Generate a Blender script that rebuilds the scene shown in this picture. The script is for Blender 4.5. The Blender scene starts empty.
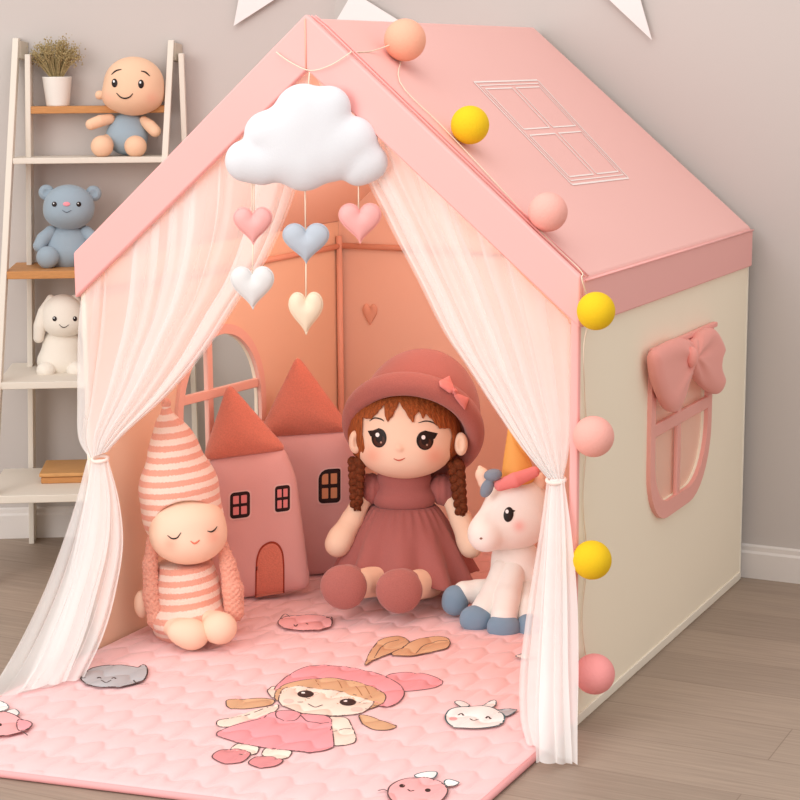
import bpy, bmesh, math, random
import numpy as np
from mathutils import Vector, Matrix
random.seed(7); rng = np.random.default_rng(7)
SC = bpy.context.scene
COL = SC.collection
PI = math.pi

# ------------------------------------------------------------------ camera
CX, CY, CZ, YAW, PIT, ROL, FPX = 1.8804, -3.4028, 1.3511, 0.4576, -0.1799, -0.0065, 1839.253
_c = np.array([CX, CY, CZ])
_fw = np.array([-math.sin(YAW)*math.cos(PIT), math.cos(YAW)*math.cos(PIT), math.sin(PIT)])
_r = np.array([math.cos(YAW), math.sin(YAW), 0.0]); _u = np.cross(_r, _fw)
_r, _u = math.cos(ROL)*_r + math.sin(ROL)*_u, -math.sin(ROL)*_r + math.cos(ROL)*_u
cd = bpy.data.cameras.new('camera'); cam = bpy.data.objects.new('camera', cd); COL.objects.link(cam)
cd.sensor_width = 36; cd.lens = FPX*36/800; cd.clip_start = .05
M = Matrix.Identity(4)
for i in range(3):
    M[i][0], M[i][1], M[i][2], M[i][3] = _r[i], _u[i], -_fw[i], _c[i]
cam.matrix_world = M; SC.camera = cam

def ray(px, py): return _fw + _r*(px-400)/FPX - _u*(py-400)/FPX
def on(px, py, axis, val):                      # where the sight line of a measured point meets a wall / floor plane
    d = ray(px, py); t = (val-_c[axis])/d[axis]; return _c + d*t
def onp(px, py, p0, n):
    d = ray(px, py); t = ((np.asarray(p0)-_c)@n)/(d@n); return _c + d*t
def project(P):
    d = np.asarray(P)-_c; z = d@_fw
    return np.array([400+FPX*(d@_r)/z, 400-FPX*(d@_u)/z])
def Z(x0, y0, s, pts): return [(x0+a/s, y0+b/s) for a, b in pts]

# ------------------------------------------------------------------ materials
def lin(c):
    return tuple(((x/255)/12.92 if x/255 <= .04045 else ((x/255+.055)/1.055)**2.4) for x in c) + (1.0,)
MATS = {}
def mat(name, col, rough=.8, bump=0.0, scale=350, var=0.0, sheen=0.0, attr=None, stretch=None):
    if name in MATS: return MATS[name]
    m = bpy.data.materials.new(name); m.use_nodes = True; MATS[name] = m
    nt = m.node_tree; b = nt.nodes['Principled BSDF']
    b.inputs['Base Color'].default_value = lin(col); b.inputs['Roughness'].default_value = rough
    b.inputs['Specular IOR Level'].default_value = .25
    if sheen: b.inputs['Sheen Weight'].default_value = sheen; b.inputs['Sheen Roughness'].default_value = .5
    src = None
    if attr:
        a = nt.nodes.new('ShaderNodeAttribute'); a.attribute_name = attr; src = a.outputs['Color']
        nt.links.new(src, b.inputs['Base Color'])
    if bump or var:
        tc = nt.nodes.new('ShaderNodeTexCoord'); vec = tc.outputs['Object']
        if stretch:
            mp = nt.nodes.new('ShaderNodeMapping'); mp.inputs['Scale'].default_value = stretch
            nt.links.new(vec, mp.inputs['Vector']); vec = mp.outputs['Vector']
        n = nt.nodes.new('ShaderNodeTexNoise'); n.inputs['Scale'].default_value = scale; n.inputs['Detail'].default_value = 3
        nt.links.new(vec, n.inputs['Vector'])
        if bump:
            bp = nt.nodes.new('ShaderNodeBump'); bp.inputs['Strength'].default_value = bump; bp.inputs['Distance'].default_value = .004
            nt.links.new(n.outputs['Fac'], bp.inputs['Height']); nt.links.new(bp.outputs['Normal'], b.inputs['Normal'])
        if var:
            hv = nt.nodes.new('ShaderNodeHueSaturation')
            mr = nt.nodes.new('ShaderNodeMapRange'); mr.inputs['To Min'].default_value = 1-var; mr.inputs['To Max'].default_value = 1+var
            mr.inputs['From Min'].default_value = .3; mr.inputs['From Max'].default_value = .7
            nt.links.new(n.outputs['Fac'], mr.inputs['Value']); nt.links.new(mr.outputs['Result'], hv.inputs['Value'])
            if src is not None: nt.links.new(src, hv.inputs['Color'])
            else: hv.inputs['Color'].default_value = lin(col)
            nt.links.new(hv.outputs['Color'], b.inputs['Base Color'])
    return m
def stripe_mat(name, c1, c2, period, curve=0.0):
    m = bpy.data.materials.new(name); m.use_nodes = True; nt = m.node_tree; b = nt.nodes['Principled BSDF']
    b.inputs['Roughness'].default_value = .9; b.inputs['Specular IOR Level'].default_value = .15
    b.inputs['Sheen Weight'].default_value = .3
    N = nt.nodes.new; Lk = nt.links.new
    tc = N('ShaderNodeTexCoord'); sp = N('ShaderNodeSeparateXYZ'); Lk(tc.outputs['Object'], sp.inputs[0])
    no = N('ShaderNodeTexNoise'); no.inputs['Scale'].default_value = 260; Lk(tc.outputs['Object'], no.inputs['Vector'])
    def math_(op, a, bb):
        q = N('ShaderNodeMath'); q.operation = op
        for i, v in enumerate((a, bb)):
            if isinstance(v, (int, float)): q.inputs[i].default_value = v
            else: Lk(v, q.inputs[i])
        return q.outputs[0]
    x2 = math_('MULTIPLY', sp.outputs['X'], curve)
    z = math_('ADD', sp.outputs['Z'], x2)
    z = math_('ADD', z, math_('MULTIPLY', math_('SUBTRACT', no.outputs['Fac'], .5), .006))
    s = math_('SINE', math_('MULTIPLY', z, 2*PI/period), 0.0)
    f = math_('ADD', math_('MULTIPLY', s, 3.0), .5)
    cl = N('ShaderNodeClamp'); Lk(f, cl.inputs[0])
    mx = N('ShaderNodeMix'); mx.data_type = 'RGBA'; Lk(cl.outputs[0], mx.inputs[0])
    mx.inputs[6].default_value = lin(c1); mx.inputs[7].default_value = lin(c2)
    Lk(mx.outputs[2], b.inputs['Base Color'])
    bp = N('ShaderNodeBump'); bp.inputs['Strength'].default_value = .7; bp.inputs['Distance'].default_value = .004
    Lk(no.outputs['Fac'], bp.inputs['Height']); Lk(bp.outputs['Normal'], b.inputs['Normal'])
    return m

# ------------------------------------------------------------------ objects
def link(o, parent=None):
    COL.objects.link(o)
    if parent is not None: o.parent = parent
    return o
def mesh_obj(name, verts, faces, mats, parent=None, fm=None, smooth=True, colors=None):
    me = bpy.data.meshes.new(name)
    verts = np.asarray(verts, float)
    me.from_pydata(verts.tolist(), [], [list(map(int, f)) for f in faces])
    if not isinstance(mats, (list, tuple)): mats = [mats]
    for m in mats: me.materials.append(m)
    if fm is not None: me.polygons.foreach_set('material_index', np.asarray(fm, np.int32))
    if smooth: me.polygons.foreach_set('use_smooth', np.ones(len(me.polygons), bool))
    if colors is not None:
        for an, arr in colors.items():
            ca = me.color_attributes.new(an, 'FLOAT_COLOR', 'POINT'); ca.data.foreach_set('color', np.asarray(arr, np.float32).ravel())
    me.update()
    return link(bpy.data.objects.new(name, me), parent)
def bm_obj(name, bm, mats, parent=None, smooth=False, bevel=0, seg=2):
    me = bpy.data.meshes.new(name); bmesh.ops.recalc_face_normals(bm, faces=bm.faces); bm.to_mesh(me); bm.free()
    if not isinstance(mats, (list, tuple)): mats = [mats]
    for m in mats: me.materials.append(m)
    if smooth: me.polygons.foreach_set('use_smooth', np.ones(len(me.polygons), bool))
    o = link(bpy.data.objects.new(name, me), parent)
    if bevel:
        md = o.modifiers.new('bevel', 'BEVEL'); md.width = bevel; md.segments = seg; md.limit_method = 'ANGLE'; md.angle_limit = .6
        me.polygons.foreach_set('use_smooth', np.ones(len(me.polygons), bool))
        wn = o.modifiers.new('normals', 'WEIGHTED_NORMAL'); wn.keep_sharp = True
    return o
def tag(o, label=None, cat=None, group=None, kind=None):
    if label: o['label'] = label
    if cat: o['category'] = cat
    if group: o['group'] = group
    if kind: o['kind'] = kind
    return o
def empty(name, loc, label, cat, rz=0, group=None):
    o = bpy.data.objects.new(name, None); COL.objects.link(o); o.location = loc; o.rotation_euler = (0, 0, rz)
    o.empty_display_size = .05
    return tag(o, label, cat, group)
def bm_box(bm, lo, hi):
    r = bmesh.ops.create_cube(bm, size=1)
    lo, hi = np.array(lo), np.array(hi)
    for v in r['verts']: v.co = Vector(((lo+hi)/2 + np.array(v.co)*(hi-lo)))
def box_obj(name, lo, hi, m, parent=None, bevel=.003):
    bm = bmesh.new(); bm_box(bm, lo, hi); return bm_obj(name, bm, m, parent, bevel=bevel)
def hexa(name, pts, m, parent=None, bevel=.002):          # 8 corners: four of one end, four of the other
    bm = bmesh.new(); v = [bm.verts.new(p) for p in pts]
    for f in ((0,1,2,3),(7,6,5,4),(0,4,5,1),(1,5,6,2),(2,6,7,3),(3,7,4,0)): bm.faces.new([v[i] for i in f])
    return bm_obj(name, bm, m, parent, bevel=bevel)
def catmull(pts, n, closed=False):
    P = np.asarray(pts, float); N = len(P); out = []
    segs = N if closed else N-1
    for i in range(segs):
        if closed: a, b, c, d = P[(i-1) % N], P[i], P[(i+1) % N], P[(i+2) % N]
        else: b, c = P[i], P[i+1]; a = P[i-1] if i > 0 else 2*b-c; d = P[i+2] if i+2 < N else 2*c-b
        for k in range(n):
            t = k/n
            out.append(.5*((2*b)+(-a+c)*t+(2*a-5*b+4*c-d)*t*t+(-a+3*b-3*c+d)*t**3))
    if not closed: out.append(P[-1])
    return np.array(out)
def tube_data(pts, rad, seg=8, closed=False, caps=True):
    P = np.asarray(pts, float); n = len(P); rad = np.broadcast_to(np.asarray(rad, float), (n,))
    T = np.gradient(P, axis=0) if not closed else np.roll(P, -1, 0)-np.roll(P, 1, 0)
    T /= np.linalg.norm(T, axis=1)[:, None]+1e-12
    up = np.array([0, 0, 1.0]) if abs(T[0][2]) < .9 else np.array([1.0, 0, 0])
    V = []; a = np.cross(T[0], up); a /= np.linalg.norm(a)
    for i in range(n):
        a = a - T[i]*(a@T[i]); a /= np.linalg.norm(a)+1e-12; b = np.cross(T[i], a)
        for k in range(seg):
            th = 2*PI*k/seg; V.append(P[i]+rad[i]*(math.cos(th)*a+math.sin(th)*b))
    F = []
    for i in range(n if closed else n-1):
        j = (i+1) % n
        for k in range(seg): F.append((i*seg+k, i*seg+(k+1) % seg, j*seg+(k+1) % seg, j*seg+k))
    if caps and not closed:
        F.append(tuple(range(seg))[::-1]); F.append(tuple((n-1)*seg+k for k in range(seg)))
    return V, F
def merge(parts):
    V, F = [], []
    for v, f in parts:
        o = len(V); V += list(v); F += [tuple(i+o for i in q) for q in f]
    return V, F
def tube(name, pts, rad, m, parent=None, seg=8, closed=False):
    v, f = tube_data(pts, rad, seg, closed); return mesh_obj(name, v, f, m, parent)
def lathe_data(prof, seg=40, c=(0, 0, 0)):
    V = [(c[0]+r*math.cos(2*PI*k/seg), c[1]+r*math.sin(2*PI*k/seg), c[2]+z) for r, z in prof for k in range(seg)]
    F = [(i*seg+k, i*seg+(k+1) % seg, (i+1)*seg+(k+1) % seg, (i+1)*seg+k) for i in range(len(prof)-1) for k in range(seg)]
    return V, F

# ------------------------------------------------------------------ soft shapes from distance fields
class S:
    def __init__(s, f, lo, hi): s.f, s.lo, s.hi = f, np.array(lo, float), np.array(hi, float)
def smin(a, b, k):
    if k <= 0: return np.minimum(a, b)
    h = np.clip(.5+.5*(b-a)/k, 0, 1); return b*(1-h)+a*h-k*h*(1-h)
def U(k, *ss):
    def f(p):
        d = ss[0].f(p)
        for q in ss[1:]: d = smin(d, q.f(p), k)
        return d
    return S(f, np.min([q.lo for q in ss], 0), np.max([q.hi for q in ss], 0))
def SUB(a, b, k=0): return S(lambda p: -smin(-a.f(p), b.f(p), k), a.lo, a.hi)
def INT(a, b, k=0): return S(lambda p: -smin(-a.f(p), -b.f(p), k), a.lo, a.hi)
def GROW(a, d): return S(lambda p: a.f(p)-d, a.lo-d, a.hi+d)
def DISP(a, g, amp): return S(lambda p: a.f(p)+amp*g(p), a.lo-amp, a.hi+amp)
def rotm(rx=0, ry=0, rz=0):
    return np.array(Matrix.Rotation(rz, 3, 'Z') @ Matrix.Rotation(ry, 3, 'Y') @ Matrix.Rotation(rx, 3, 'X'))
def ell(c, r, R=None):
    c, r = np.array(c, float), np.array(r, float)
    def f(p):
        q = p-c
        if R is not None: q = q@R
        k0 = np.linalg.norm(q/r, axis=-1); k1 = np.linalg.norm(q/(r*r), axis=-1)+1e-9
        return k0*(k0-1)/k1
    e = r if R is None else np.abs(np.array(R))@r
    return S(f, c-e, c+e)
def cap(a, b, ra, rb):
    a, b = np.array(a, float), np.array(b, float); ba = b-a; l2 = ba@ba+1e-9
    def f(p):
        h = np.clip(((p-a)@ba)/l2, 0, 1); return np.linalg.norm(p-a-h[..., None]*ba, axis=-1)-(ra+(rb-ra)*h)
    return S(f, np.minimum(a-ra, b-rb), np.maximum(a+ra, b+rb))
def chain(pts, rad, k=0):
    return U(k, *[cap(pts[i], pts[i+1], rad[i], rad[i+1]) for i in range(len(pts)-1)])
def torus(c, axis, R, r, flat=1.0):
    c = np.array(c, float); ax = np.array(axis, float); ax /= np.linalg.norm(ax)
    def f(p):
        q = p-c; h = q@ax; d = np.linalg.norm(q-h[..., None]*ax, axis=-1)-R
        return np.sqrt(d*d+(h*flat)**2)-r
    e = R+r; return S(f, c-e, c+e)
def half(c, n):
    c, n = np.array(c, float), np.array(n, float); n /= np.linalg.norm(n)
    return S(lambda p: (p-c)@n, [-1e9]*3, [1e9]*3)
def poly2(P):
    P = np.asarray(P, float)
    def f(q):
        x, z = q[..., 0], q[..., 1]; d = np.full(x.shape, 1e18); s = np.ones(x.shape); n = len(P)
        for i in range(n):
            a, b = P[i], P[i-1]; ex, ez = b-a; wx, wz = x-a[0], z-a[1]
            t = np.clip((wx*ex+wz*ez)/(ex*ex+ez*ez+1e-12), 0, 1)
            d = np.minimum(d, (wx-ex*t)**2+(wz-ez*t)**2)
            c1 = z >= a[1]; c2 = z < b[1]; c3 = ex*wz > ez*wx
            s = np.where((c1 & c2 & c3) | (~c1 & ~c2 & ~c3), -s, s)
        return s*np.sqrt(d)
    return f
def cushion(P, T, R, y0=0.0, rim=.7, tilt=0.0):           # stuffed cushion with outline P (x,z)
    P = np.asarray(P, float); g = poly2(P)
    def f(p):
        d = g(p[..., [0, 2]])
        h = rim+T*np.sqrt(np.clip(1-(1-np.clip(-d/R, 0, 1))**2, 0, 1))
        return np.maximum(d, np.abs(p[..., 1]-y0-tilt*p[..., 2])-h)
    lo, hi = P.min(0), P.max(0); ty = [tilt*lo[1], tilt*hi[1]]
    return S(f, (lo[0], y0-T-rim+min(ty), lo[1]), (hi[0], y0+T+rim+max(ty), hi[1]))
def extr(P, ylo, yhi):
    g = poly2(P); P = np.asarray(P)
    return S(lambda p: np.maximum(g(p[..., [0, 2]]), np.maximum(ylo-p[..., 1], p[..., 1]-yhi)), [-1e9]*3, [1e9]*3)
def snet(s, h, smooth=2, newton=2):
    lo = s.lo-2*h; n = (np.ceil((s.hi+2*h-lo)/h)+1).astype(int)
    ax = [lo[i]+h*np.arange(n[i]) for i in range(3)]
    G = np.stack(np.meshgrid(*ax, indexing='ij'), -1); V = s.f(G); B = V < 0
    cx, cy, cz = n-1
    def cor(A, i, j, k): return A[i:i+cx, j:j+cy, k:k+cz]
    C = [(i, j, k) for i in (0, 1) for j in (0, 1) for k in (0, 1)]
    cnt = sum(cor(B, *c).astype(np.int8) for c in C); act = (cnt > 0) & (cnt < 8)
    idx = -np.ones(act.shape, int); ii = np.argwhere(act); idx[act] = np.arange(len(ii))
    acc = np.zeros((len(ii), 3)); num = np.zeros(len(ii))
    for a in C:
        for d in range(3):
            if a[d]: continue
            b = list(a); b[d] = 1; b = tuple(b)
            va, vb = cor(V, *a)[act], cor(V, *b)[act]; x = (va < 0) != (vb < 0)
            t = np.where(x, va/np.where(x, va-vb, 1), 0)
            p = np.array(a)+t[:, None]*(np.array(b)-np.array(a))
            acc[x] += p[x]; num[x] += 1
    P = lo+h*(ii+acc/num[:, None])
    F = []
    for d in range(3):
        sh = [slice(None)]*3; sh[d] = slice(0, -1); s2 = list(sh); s2[d] = slice(1, None)
        a, b = B[tuple(sh)], B[tuple(s2)]; x = a != b
        e = np.argwhere(x); o1, o2 = [(1, 2), (2, 0), (0, 1)][d]
        ok = (e[:, o1] > 0) & (e[:, o2] > 0) & (e[:, o1] < n[o1]-1) & (e[:, o2] < n[o2]-1); e = e[ok]
        ins = a[tuple(e.T)]
        q = []
        for da, db in ((1, 1), (0, 1), (0, 0), (1, 0)):
            c = e.copy(); c[:, o1] -= da; c[:, o2] -= db; q.append(idx[tuple(c.T)])
        q = np.stack(q, 1); q[~ins] = q[~ins][:, ::-1]; F.append(q)
    F = np.concatenate(F)
    for _ in range(smooth):
        A = np.zeros_like(P); c = np.zeros(len(P))
        for i in range(4):
            for j in (1, 3): np.add.at(A, F[:, i], P[F[:, (i+j) % 4]]); np.add.at(c, F[:, i], 1)
        P = .5*P+.5*A/np.maximum(c, 1)[:, None]
    e = h*.05
    for _ in range(newton):
        v = s.f(P); g = np.stack([s.f(P+e*np.eye(3)[i])-v for i in range(3)], 1)/e
        st = -v[:, None]*g/np.maximum((g*g).sum(1), .15)[:, None]
        l = np.linalg.norm(st, axis=1); P = P+st*np.minimum(1, .6*h/np.maximum(l, 1e-9))[:, None]
    return P, F

def tri_fill(pts, maxlen):                                # flat polygon -> small triangles (2D)
    bm = bmesh.new(); vs = [bm.verts.new((a, b, 0)) for a, b in pts]
    f = bm.faces.new(vs); bmesh.ops.triangulate(bm, faces=[f], ngon_method='EAR_CLIP')
    for _ in range(7):
        L = [e for e in bm.edges if e.calc_length() > maxlen]
        if not L: break
        bmesh.ops.subdivide_edges(bm, edges=L, cuts=1); bmesh.ops.triangulate(bm, faces=[q for q in bm.faces if len(q.verts) > 3])
    bm.verts.index_update()
    V = np.array([v.co[:2] for v in bm.verts]); F = [tuple(v.index for v in q.verts) for q in bm.faces]; bm.free()
    return V, F

class Fig:                                                # a stuffed toy, built in its own upright frame
    def __init__(s, name, label, cat, base, B=None, z=.021, group=None):
        s.bx, s.by = base
        s.B = np.array(B) if B is not None else on(base[0], base[1], 2, z)
        d = s.B-_c; e = math.atan2(-d[2], math.hypot(d[0], d[1])); s.se, s.ce = math.sin(e), math.cos(e)
        s.th = math.atan2(-d[0], d[1])
        rt = np.array([math.cos(s.th), math.sin(s.th), 0])
        s.s = .02/np.linalg.norm(project(s.B+rt*.01)-project(s.B-rt*.01))
        s.root = empty(name, s.B.tolist(), label, cat, s.th, group)
    def Lv(s, px, py, v):                                  # local point on the sight line, v toward the viewer
        px, py, v = np.broadcast_arrays(np.asarray(px, float), np.asarray(py, float), np.asarray(v, float))
        d = _fw+_r*((px-400)/FPX)[..., None]-_u*((py-400)/FPX)[..., None]
        ey = np.array([-math.sin(s.th), math.cos(s.th), 0]); ex = np.array([math.cos(s.th), math.sin(s.th), 0])
        t = ((s.B-_c)@ey-v*s.s)/(d@ey); X = _c+d*t[..., None]-s.B
        return np.stack([X@ex/s.s, -v, X[..., 2]/s.s], -1)
    def L(s, px, py, v=0): return s.Lv(px, py, v)
    def scr(s, P):
        ey = np.array([-math.sin(s.th), math.cos(s.th), 0]); ex = np.array([math.cos(s.th), math.sin(s.th), 0])
        X = s.B+(P[:, :1]*ex+P[:, 1:2]*ey+P[:, 2:]*np.array([0, 0, 1.0]))*s.s-_c; z = X@_fw
        return np.stack([400+FPX*(X@_r)/z, 400-FPX*(X@_u)/z], 1)
    def e(s, px, py, v, rx, rz, rv, rot=None): return ell(s.L(px, py, v), (rx, rv, rz), None if rot is None else rotm(*[math.radians(q) for q in rot]))
    def ch(s, pts, rad, k=0): return chain([s.L(*p) for p in pts], rad, k)
    def obj(s, name, V, F, m, parent=None, **k): return mesh_obj(name, np.asarray(V)*s.s, F, m, parent or s.root, **k)
    def add(s, name, f, m, h=1.5, parent=None, blush=None, base=None, smooth=2, newton=2):
        V, F = snet(f, h, smooth, newton); colors = None
        if blush is not None:
            c = np.tile(np.array(lin(base)), (len(V), 1)); q = s.scr(V)
            for px, py, r, bc, a in blush:
                w = a*np.exp(-(((q-[px, py])/r)**2).sum(1))*(V[:, 1] < 0); c = c*(1-w[:, None])+w[:, None]*np.array(lin(bc))
            colors = {'Col': c}
        return s.obj(name, V, F, m, parent, colors=colors)
    def cast(s, f, Q, v0=160, v1=-60, n=440):             # find the surface in front
        Q = np.atleast_2d(np.asarray(Q, float)); v = np.linspace(v0, v1, n)
        d = f.f(s.Lv(Q[:, :1], Q[:, 1:], v[None, :])); hit = d < 0; i = np.clip(hit.argmax(1), 1, n-1); r = np.arange(len(Q))
        a, b = d[r, i-1], d[r, i]; t = np.clip(a/np.where(a == b, 1, a-b), 0, 1); vv = v[i-1]+t*(v[i]-v[i-1])
        miss = ~hit.any(1)
        if miss.any() and (~miss).any(): vv[miss] = np.median(vv[~miss])
        return vv
    def decal(s, f, pts, lift=.5, maxlen=2.5, dome=0.0, **k):
        V2, F = tri_fill(pts, maxlen); vv = s.cast(f, V2)+lift
        if dome:
            c = V2.mean(0); r = np.linalg.norm((V2-c)/np.maximum(np.ptp(V2, axis=0)/2, 1e-6), axis=1); vv = vv+dome*np.sqrt(np.clip(1-r*r, 0, 1))
        V = [s.L(a, b, q) for (a, b), q in zip(V2, vv)]
        return V, F
    def oval(s, px, py, rx, ry, ang=0, n=28):
        t = np.linspace(0, 2*PI, n, endpoint=False); c, q = math.cos(math.radians(ang)), math.sin(math.radians(ang))
        return [(px+rx*math.cos(a)*c-ry*math.sin(a)*q, py+rx*math.cos(a)*q+ry*math.sin(a)*c) for a in t]
    def multi(s, name, f, layers, parent=None):           # layers: (outline, material, lift, dome)
        V, F, fm, ms = [], [], [], []
        for pts, m, lift, dome in layers:
            v, fc = s.decal(f, pts, lift, dome=dome)
            if m not in ms: ms.append(m)
            F += [tuple(i+len(V) for i in q) for q in fc]; fm += [ms.index(m)]*len(fc); V += v
        return s.obj(name, V, F, ms, parent, fm=fm)
    def stroke(s, name, f, pts, w, m, parent=None, n=5, lift=.3, taper=True):
        Q = catmull(pts, n); vv = s.cast(f, Q)+lift
        P = [s.L(a, b, q) for (a, b), q in zip(Q, vv)]
        r = np.full(len(P), w/2)
        if taper: r *= .45+.55*np.sin(np.linspace(0.05, PI-.05, len(P)))
        v, fc = tube_data(P, r, 6); return s.obj(name, v, fc, m, parent)

# ------------------------------------------------------------------ colours
m_black = mat('black_thread', (38, 28, 26), .45)
m_white = mat('white_felt', (250, 248, 246), .9)
m_hi = mat('eye_highlight', (255, 255, 255), .3)
m_wood = mat('warm_wood', (196, 138, 84), .5, .12, 40, .12, stretch=(1, 1, 14))
m_cream_paint = mat('cream_painted_wood', (226, 217, 204), .55, .03, 60)

# ------------------------------------------------------------------ room
def floor_mat():
    m = bpy.data.materials.new('grey_oak_boards'); m.use_nodes = True; nt = m.node_tree; b = nt.nodes['Principled BSDF']
    N = nt.nodes.new; Lk = nt.links.new; tc = N('ShaderNodeTexCoord')
    br = N('ShaderNodeTexBrick'); br.inputs['Scale'].default_value = 1; br.inputs['Brick Width'].default_value = 1.6; br.inputs['Row Height'].default_value = .19
    br.inputs['Mortar Size'].default_value = .0012; br.offset = .37
    br.inputs['Color1'].default_value = lin((168, 149, 133)); br.inputs['Color2'].default_value = lin((156, 138, 123)); br.inputs['Mortar'].default_value = lin((140, 122, 108))
    Lk(tc.outputs['Object'], br.inputs['Vector'])
    mp = N('ShaderNodeMapping'); mp.inputs['Scale'].default_value = (3, 70, 3); Lk(tc.outputs['Object'], mp.inputs['Vector'])
    no = N('ShaderNodeTexNoise'); no.inputs['Scale'].default_value = 1.6; no.inputs['Detail'].default_value = 6; no.inputs['Roughness'].default_value = .6; Lk(mp.outputs[0], no.inputs['Vector'])
    mr = N('ShaderNodeMapRange'); mr.inputs['From Min'].default_value = .3; mr.inputs['From Max'].default_value = .7; mr.inputs['To Min'].default_value = .84; mr.inputs['To Max'].default_value = 1.12; Lk(no.outputs['Fac'], mr.inputs['Value'])
    hv = N('ShaderNodeHueSaturation'); Lk(br.outputs['Color'], hv.inputs['Color']); Lk(mr.outputs[0], hv.inputs['Value']); Lk(hv.outputs[0], b.inputs['Base Color'])
    bp = N('ShaderNodeBump'); bp.inputs['Strength'].default_value = .12; bp.inputs['Distance'].default_value = .003; Lk(no.outputs['Fac'], bp.inputs['Height']); Lk(bp.outputs[0], b.inputs['Normal'])
    b.inputs['Roughness'].default_value = .5; b.inputs['Specular IOR Level'].default_value = .3
    return m
m_wall = mat('warm_grey_wall_paint', (200, 192, 187), .9, .04, 300)
m_trim = mat('white_trim_paint', (228, 221, 216), .5)
KX, KY = -.62, 1.275
AX, AY = -1.476, .765
WA = np.array([KX-AX, KY-AY, 0]); WA /= np.linalg.norm(WA); WN = np.array([WA[1], -WA[0], 0]); A0 = np.array([AX, AY, 0])
def W_(a, n, z): return A0+WA*a+WN*n+np.array([0, 0, z])    # along the left wall, out of it, up
def onW(px, py, n): return onp(px, py, A0+WN*n, WN)
def aW(P): return (np.asarray(P)-A0)@WA
LW = np.linalg.norm([KX-AX, KY-AY])
tag(box_obj('floor', (-4, -4.5, -.05), (4.5, 1.6, 0), floor_mat(), bevel=0), kind='structure')
tag(hexa('wall_left', [W_(-2.2, 0, 0), W_(LW, 0, 0), W_(LW, 0, 2.6), W_(-2.2, 0, 2.6), W_(-2.2, -.08, 0), W_(LW+.02, -.08, 0), W_(LW+.02, -.08, 2.6), W_(-2.2, -.08, 2.6)], m_wall, bevel=0), kind='structure')
tag(box_obj('wall_back', (KX, KY, 0), (4.5, KY+.08, 2.6), m_wall, bevel=0), kind='structure')
def baseboard(name, P):   # P(a, n, z)
    prof = [(0, 0), (.014, 0), (.014, .068), (.009, .074), (.009, .086), (.004, .09), (0, .09)]
    bm = bmesh.new(); r0 = [bm.verts.new(P(0, n, z)) for n, z in prof]; r1 = [bm.verts.new(P(1, n, z)) for n, z in prof]
    k = len(prof)
    for i in range(k): bm.faces.new((r0[i], r0[(i+1) % k], r1[(i+1) % k], r1[i]))
    bm.faces.new(r0); bm.faces.new(r1[::-1]); tag(bm_obj(name, bm, m_trim), kind='structure')
baseboard('baseboard_left', lambda t, n, z: W_(-2.2+t*(2.2+LW-.012), n, z))
baseboard('baseboard_back', lambda t, n, z: (KX+.03+t*5.0, KY-n, z))

# ------------------------------------------------------------------ tent
HW, D, HE, HT, HA, TI = .6, 1.231, .936, .837, 1.451, 1.343
m_roof = mat('pink_roof_fabric', (243, 186, 178), .75, .05, 500, sheen=.15)
m_band = mat('pink_trim_fabric', (252, 182, 177), .75, .05, 500, sheen=.15)
m_cream = mat('cream_canvas', (251, 239, 217), .85, .06, 500)
m_liner = mat('peach_liner_fabric', (248, 210, 189), .85, .06, 500)
m_linerL = mat('lit_peach_liner_fabric', (249, 214, 186), .85, .06, 500)  # left wall liner: light through the curtains put into a paler peach
m_pipe = mat('coral_piping', (248, 190, 166), .6)
m_frame = mat('window_vinyl_pink', (242, 174, 162), .5)
m_frame2 = mat('window_vinyl_peach', (250, 200, 184), .5)
m_print = mat('white_line_print', (250, 235, 230), .7)
tent = empty('play_tent', (0, .6, 0), 'pink and cream house shaped play tent with gabled roof', 'tent')
def ten(o):
    o.parent = tent; o.matrix_parent_inverse = Matrix.Translation((0, -.6, 0)); return o
def panel(name, outer, holes, ax, pos, th, mats):           # flat sheet with holes; ax: normal axis
    cu = bpy.data.curves.new(name, 'CURVE'); cu.dimensions = '2D'; cu.fill_mode = 'BOTH'; cu.extrude = th/2
    for ring in [outer]+holes:
        sp = cu.splines.new('POLY'); sp.points.add(len(ring)-1); sp.use_cyclic_u = True
        for p, (a, b) in zip(sp.points, ring): p.co = (a, b, 0, 1)
    tmp = bpy.data.objects.new('tmp', cu); COL.objects.link(tmp)
    dg = bpy.context.evaluated_depsgraph_get(); dg.update()
    me = bpy.data.meshes.new_from_object(tmp.evaluated_get(dg)); bpy.data.objects.remove(tmp); bpy.data.curves.remove(cu)
    n = len(me.vertices); co = np.empty(n*3); me.vertices.foreach_get('co', co); co = co.reshape(-1, 3)
    if ax == 0: new = np.stack([pos+co[:, 2], co[:, 0], co[:, 1]], 1)     # (a,b)->(y,z)
    else: new = np.stack([co[:, 0], pos-co[:, 2], co[:, 1]], 1)           # (a,b)->(x,z)
    me.vertices.foreach_set('co', new.ravel()); me.materials.clear()
    for m in mats: me.materials.append(m)
    me.name = name; me.update()
    if len(mats) > 1:                                         # second material on the inner face
        for p in me.polygons:
            c = p.center; inward = (-np.sign(pos) if ax == 0 else -1)
            p.material_index = 1 if (p.normal[ax]*inward > .5) else 0
    return ten(link(bpy.data.objects.new(name, me)))
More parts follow.
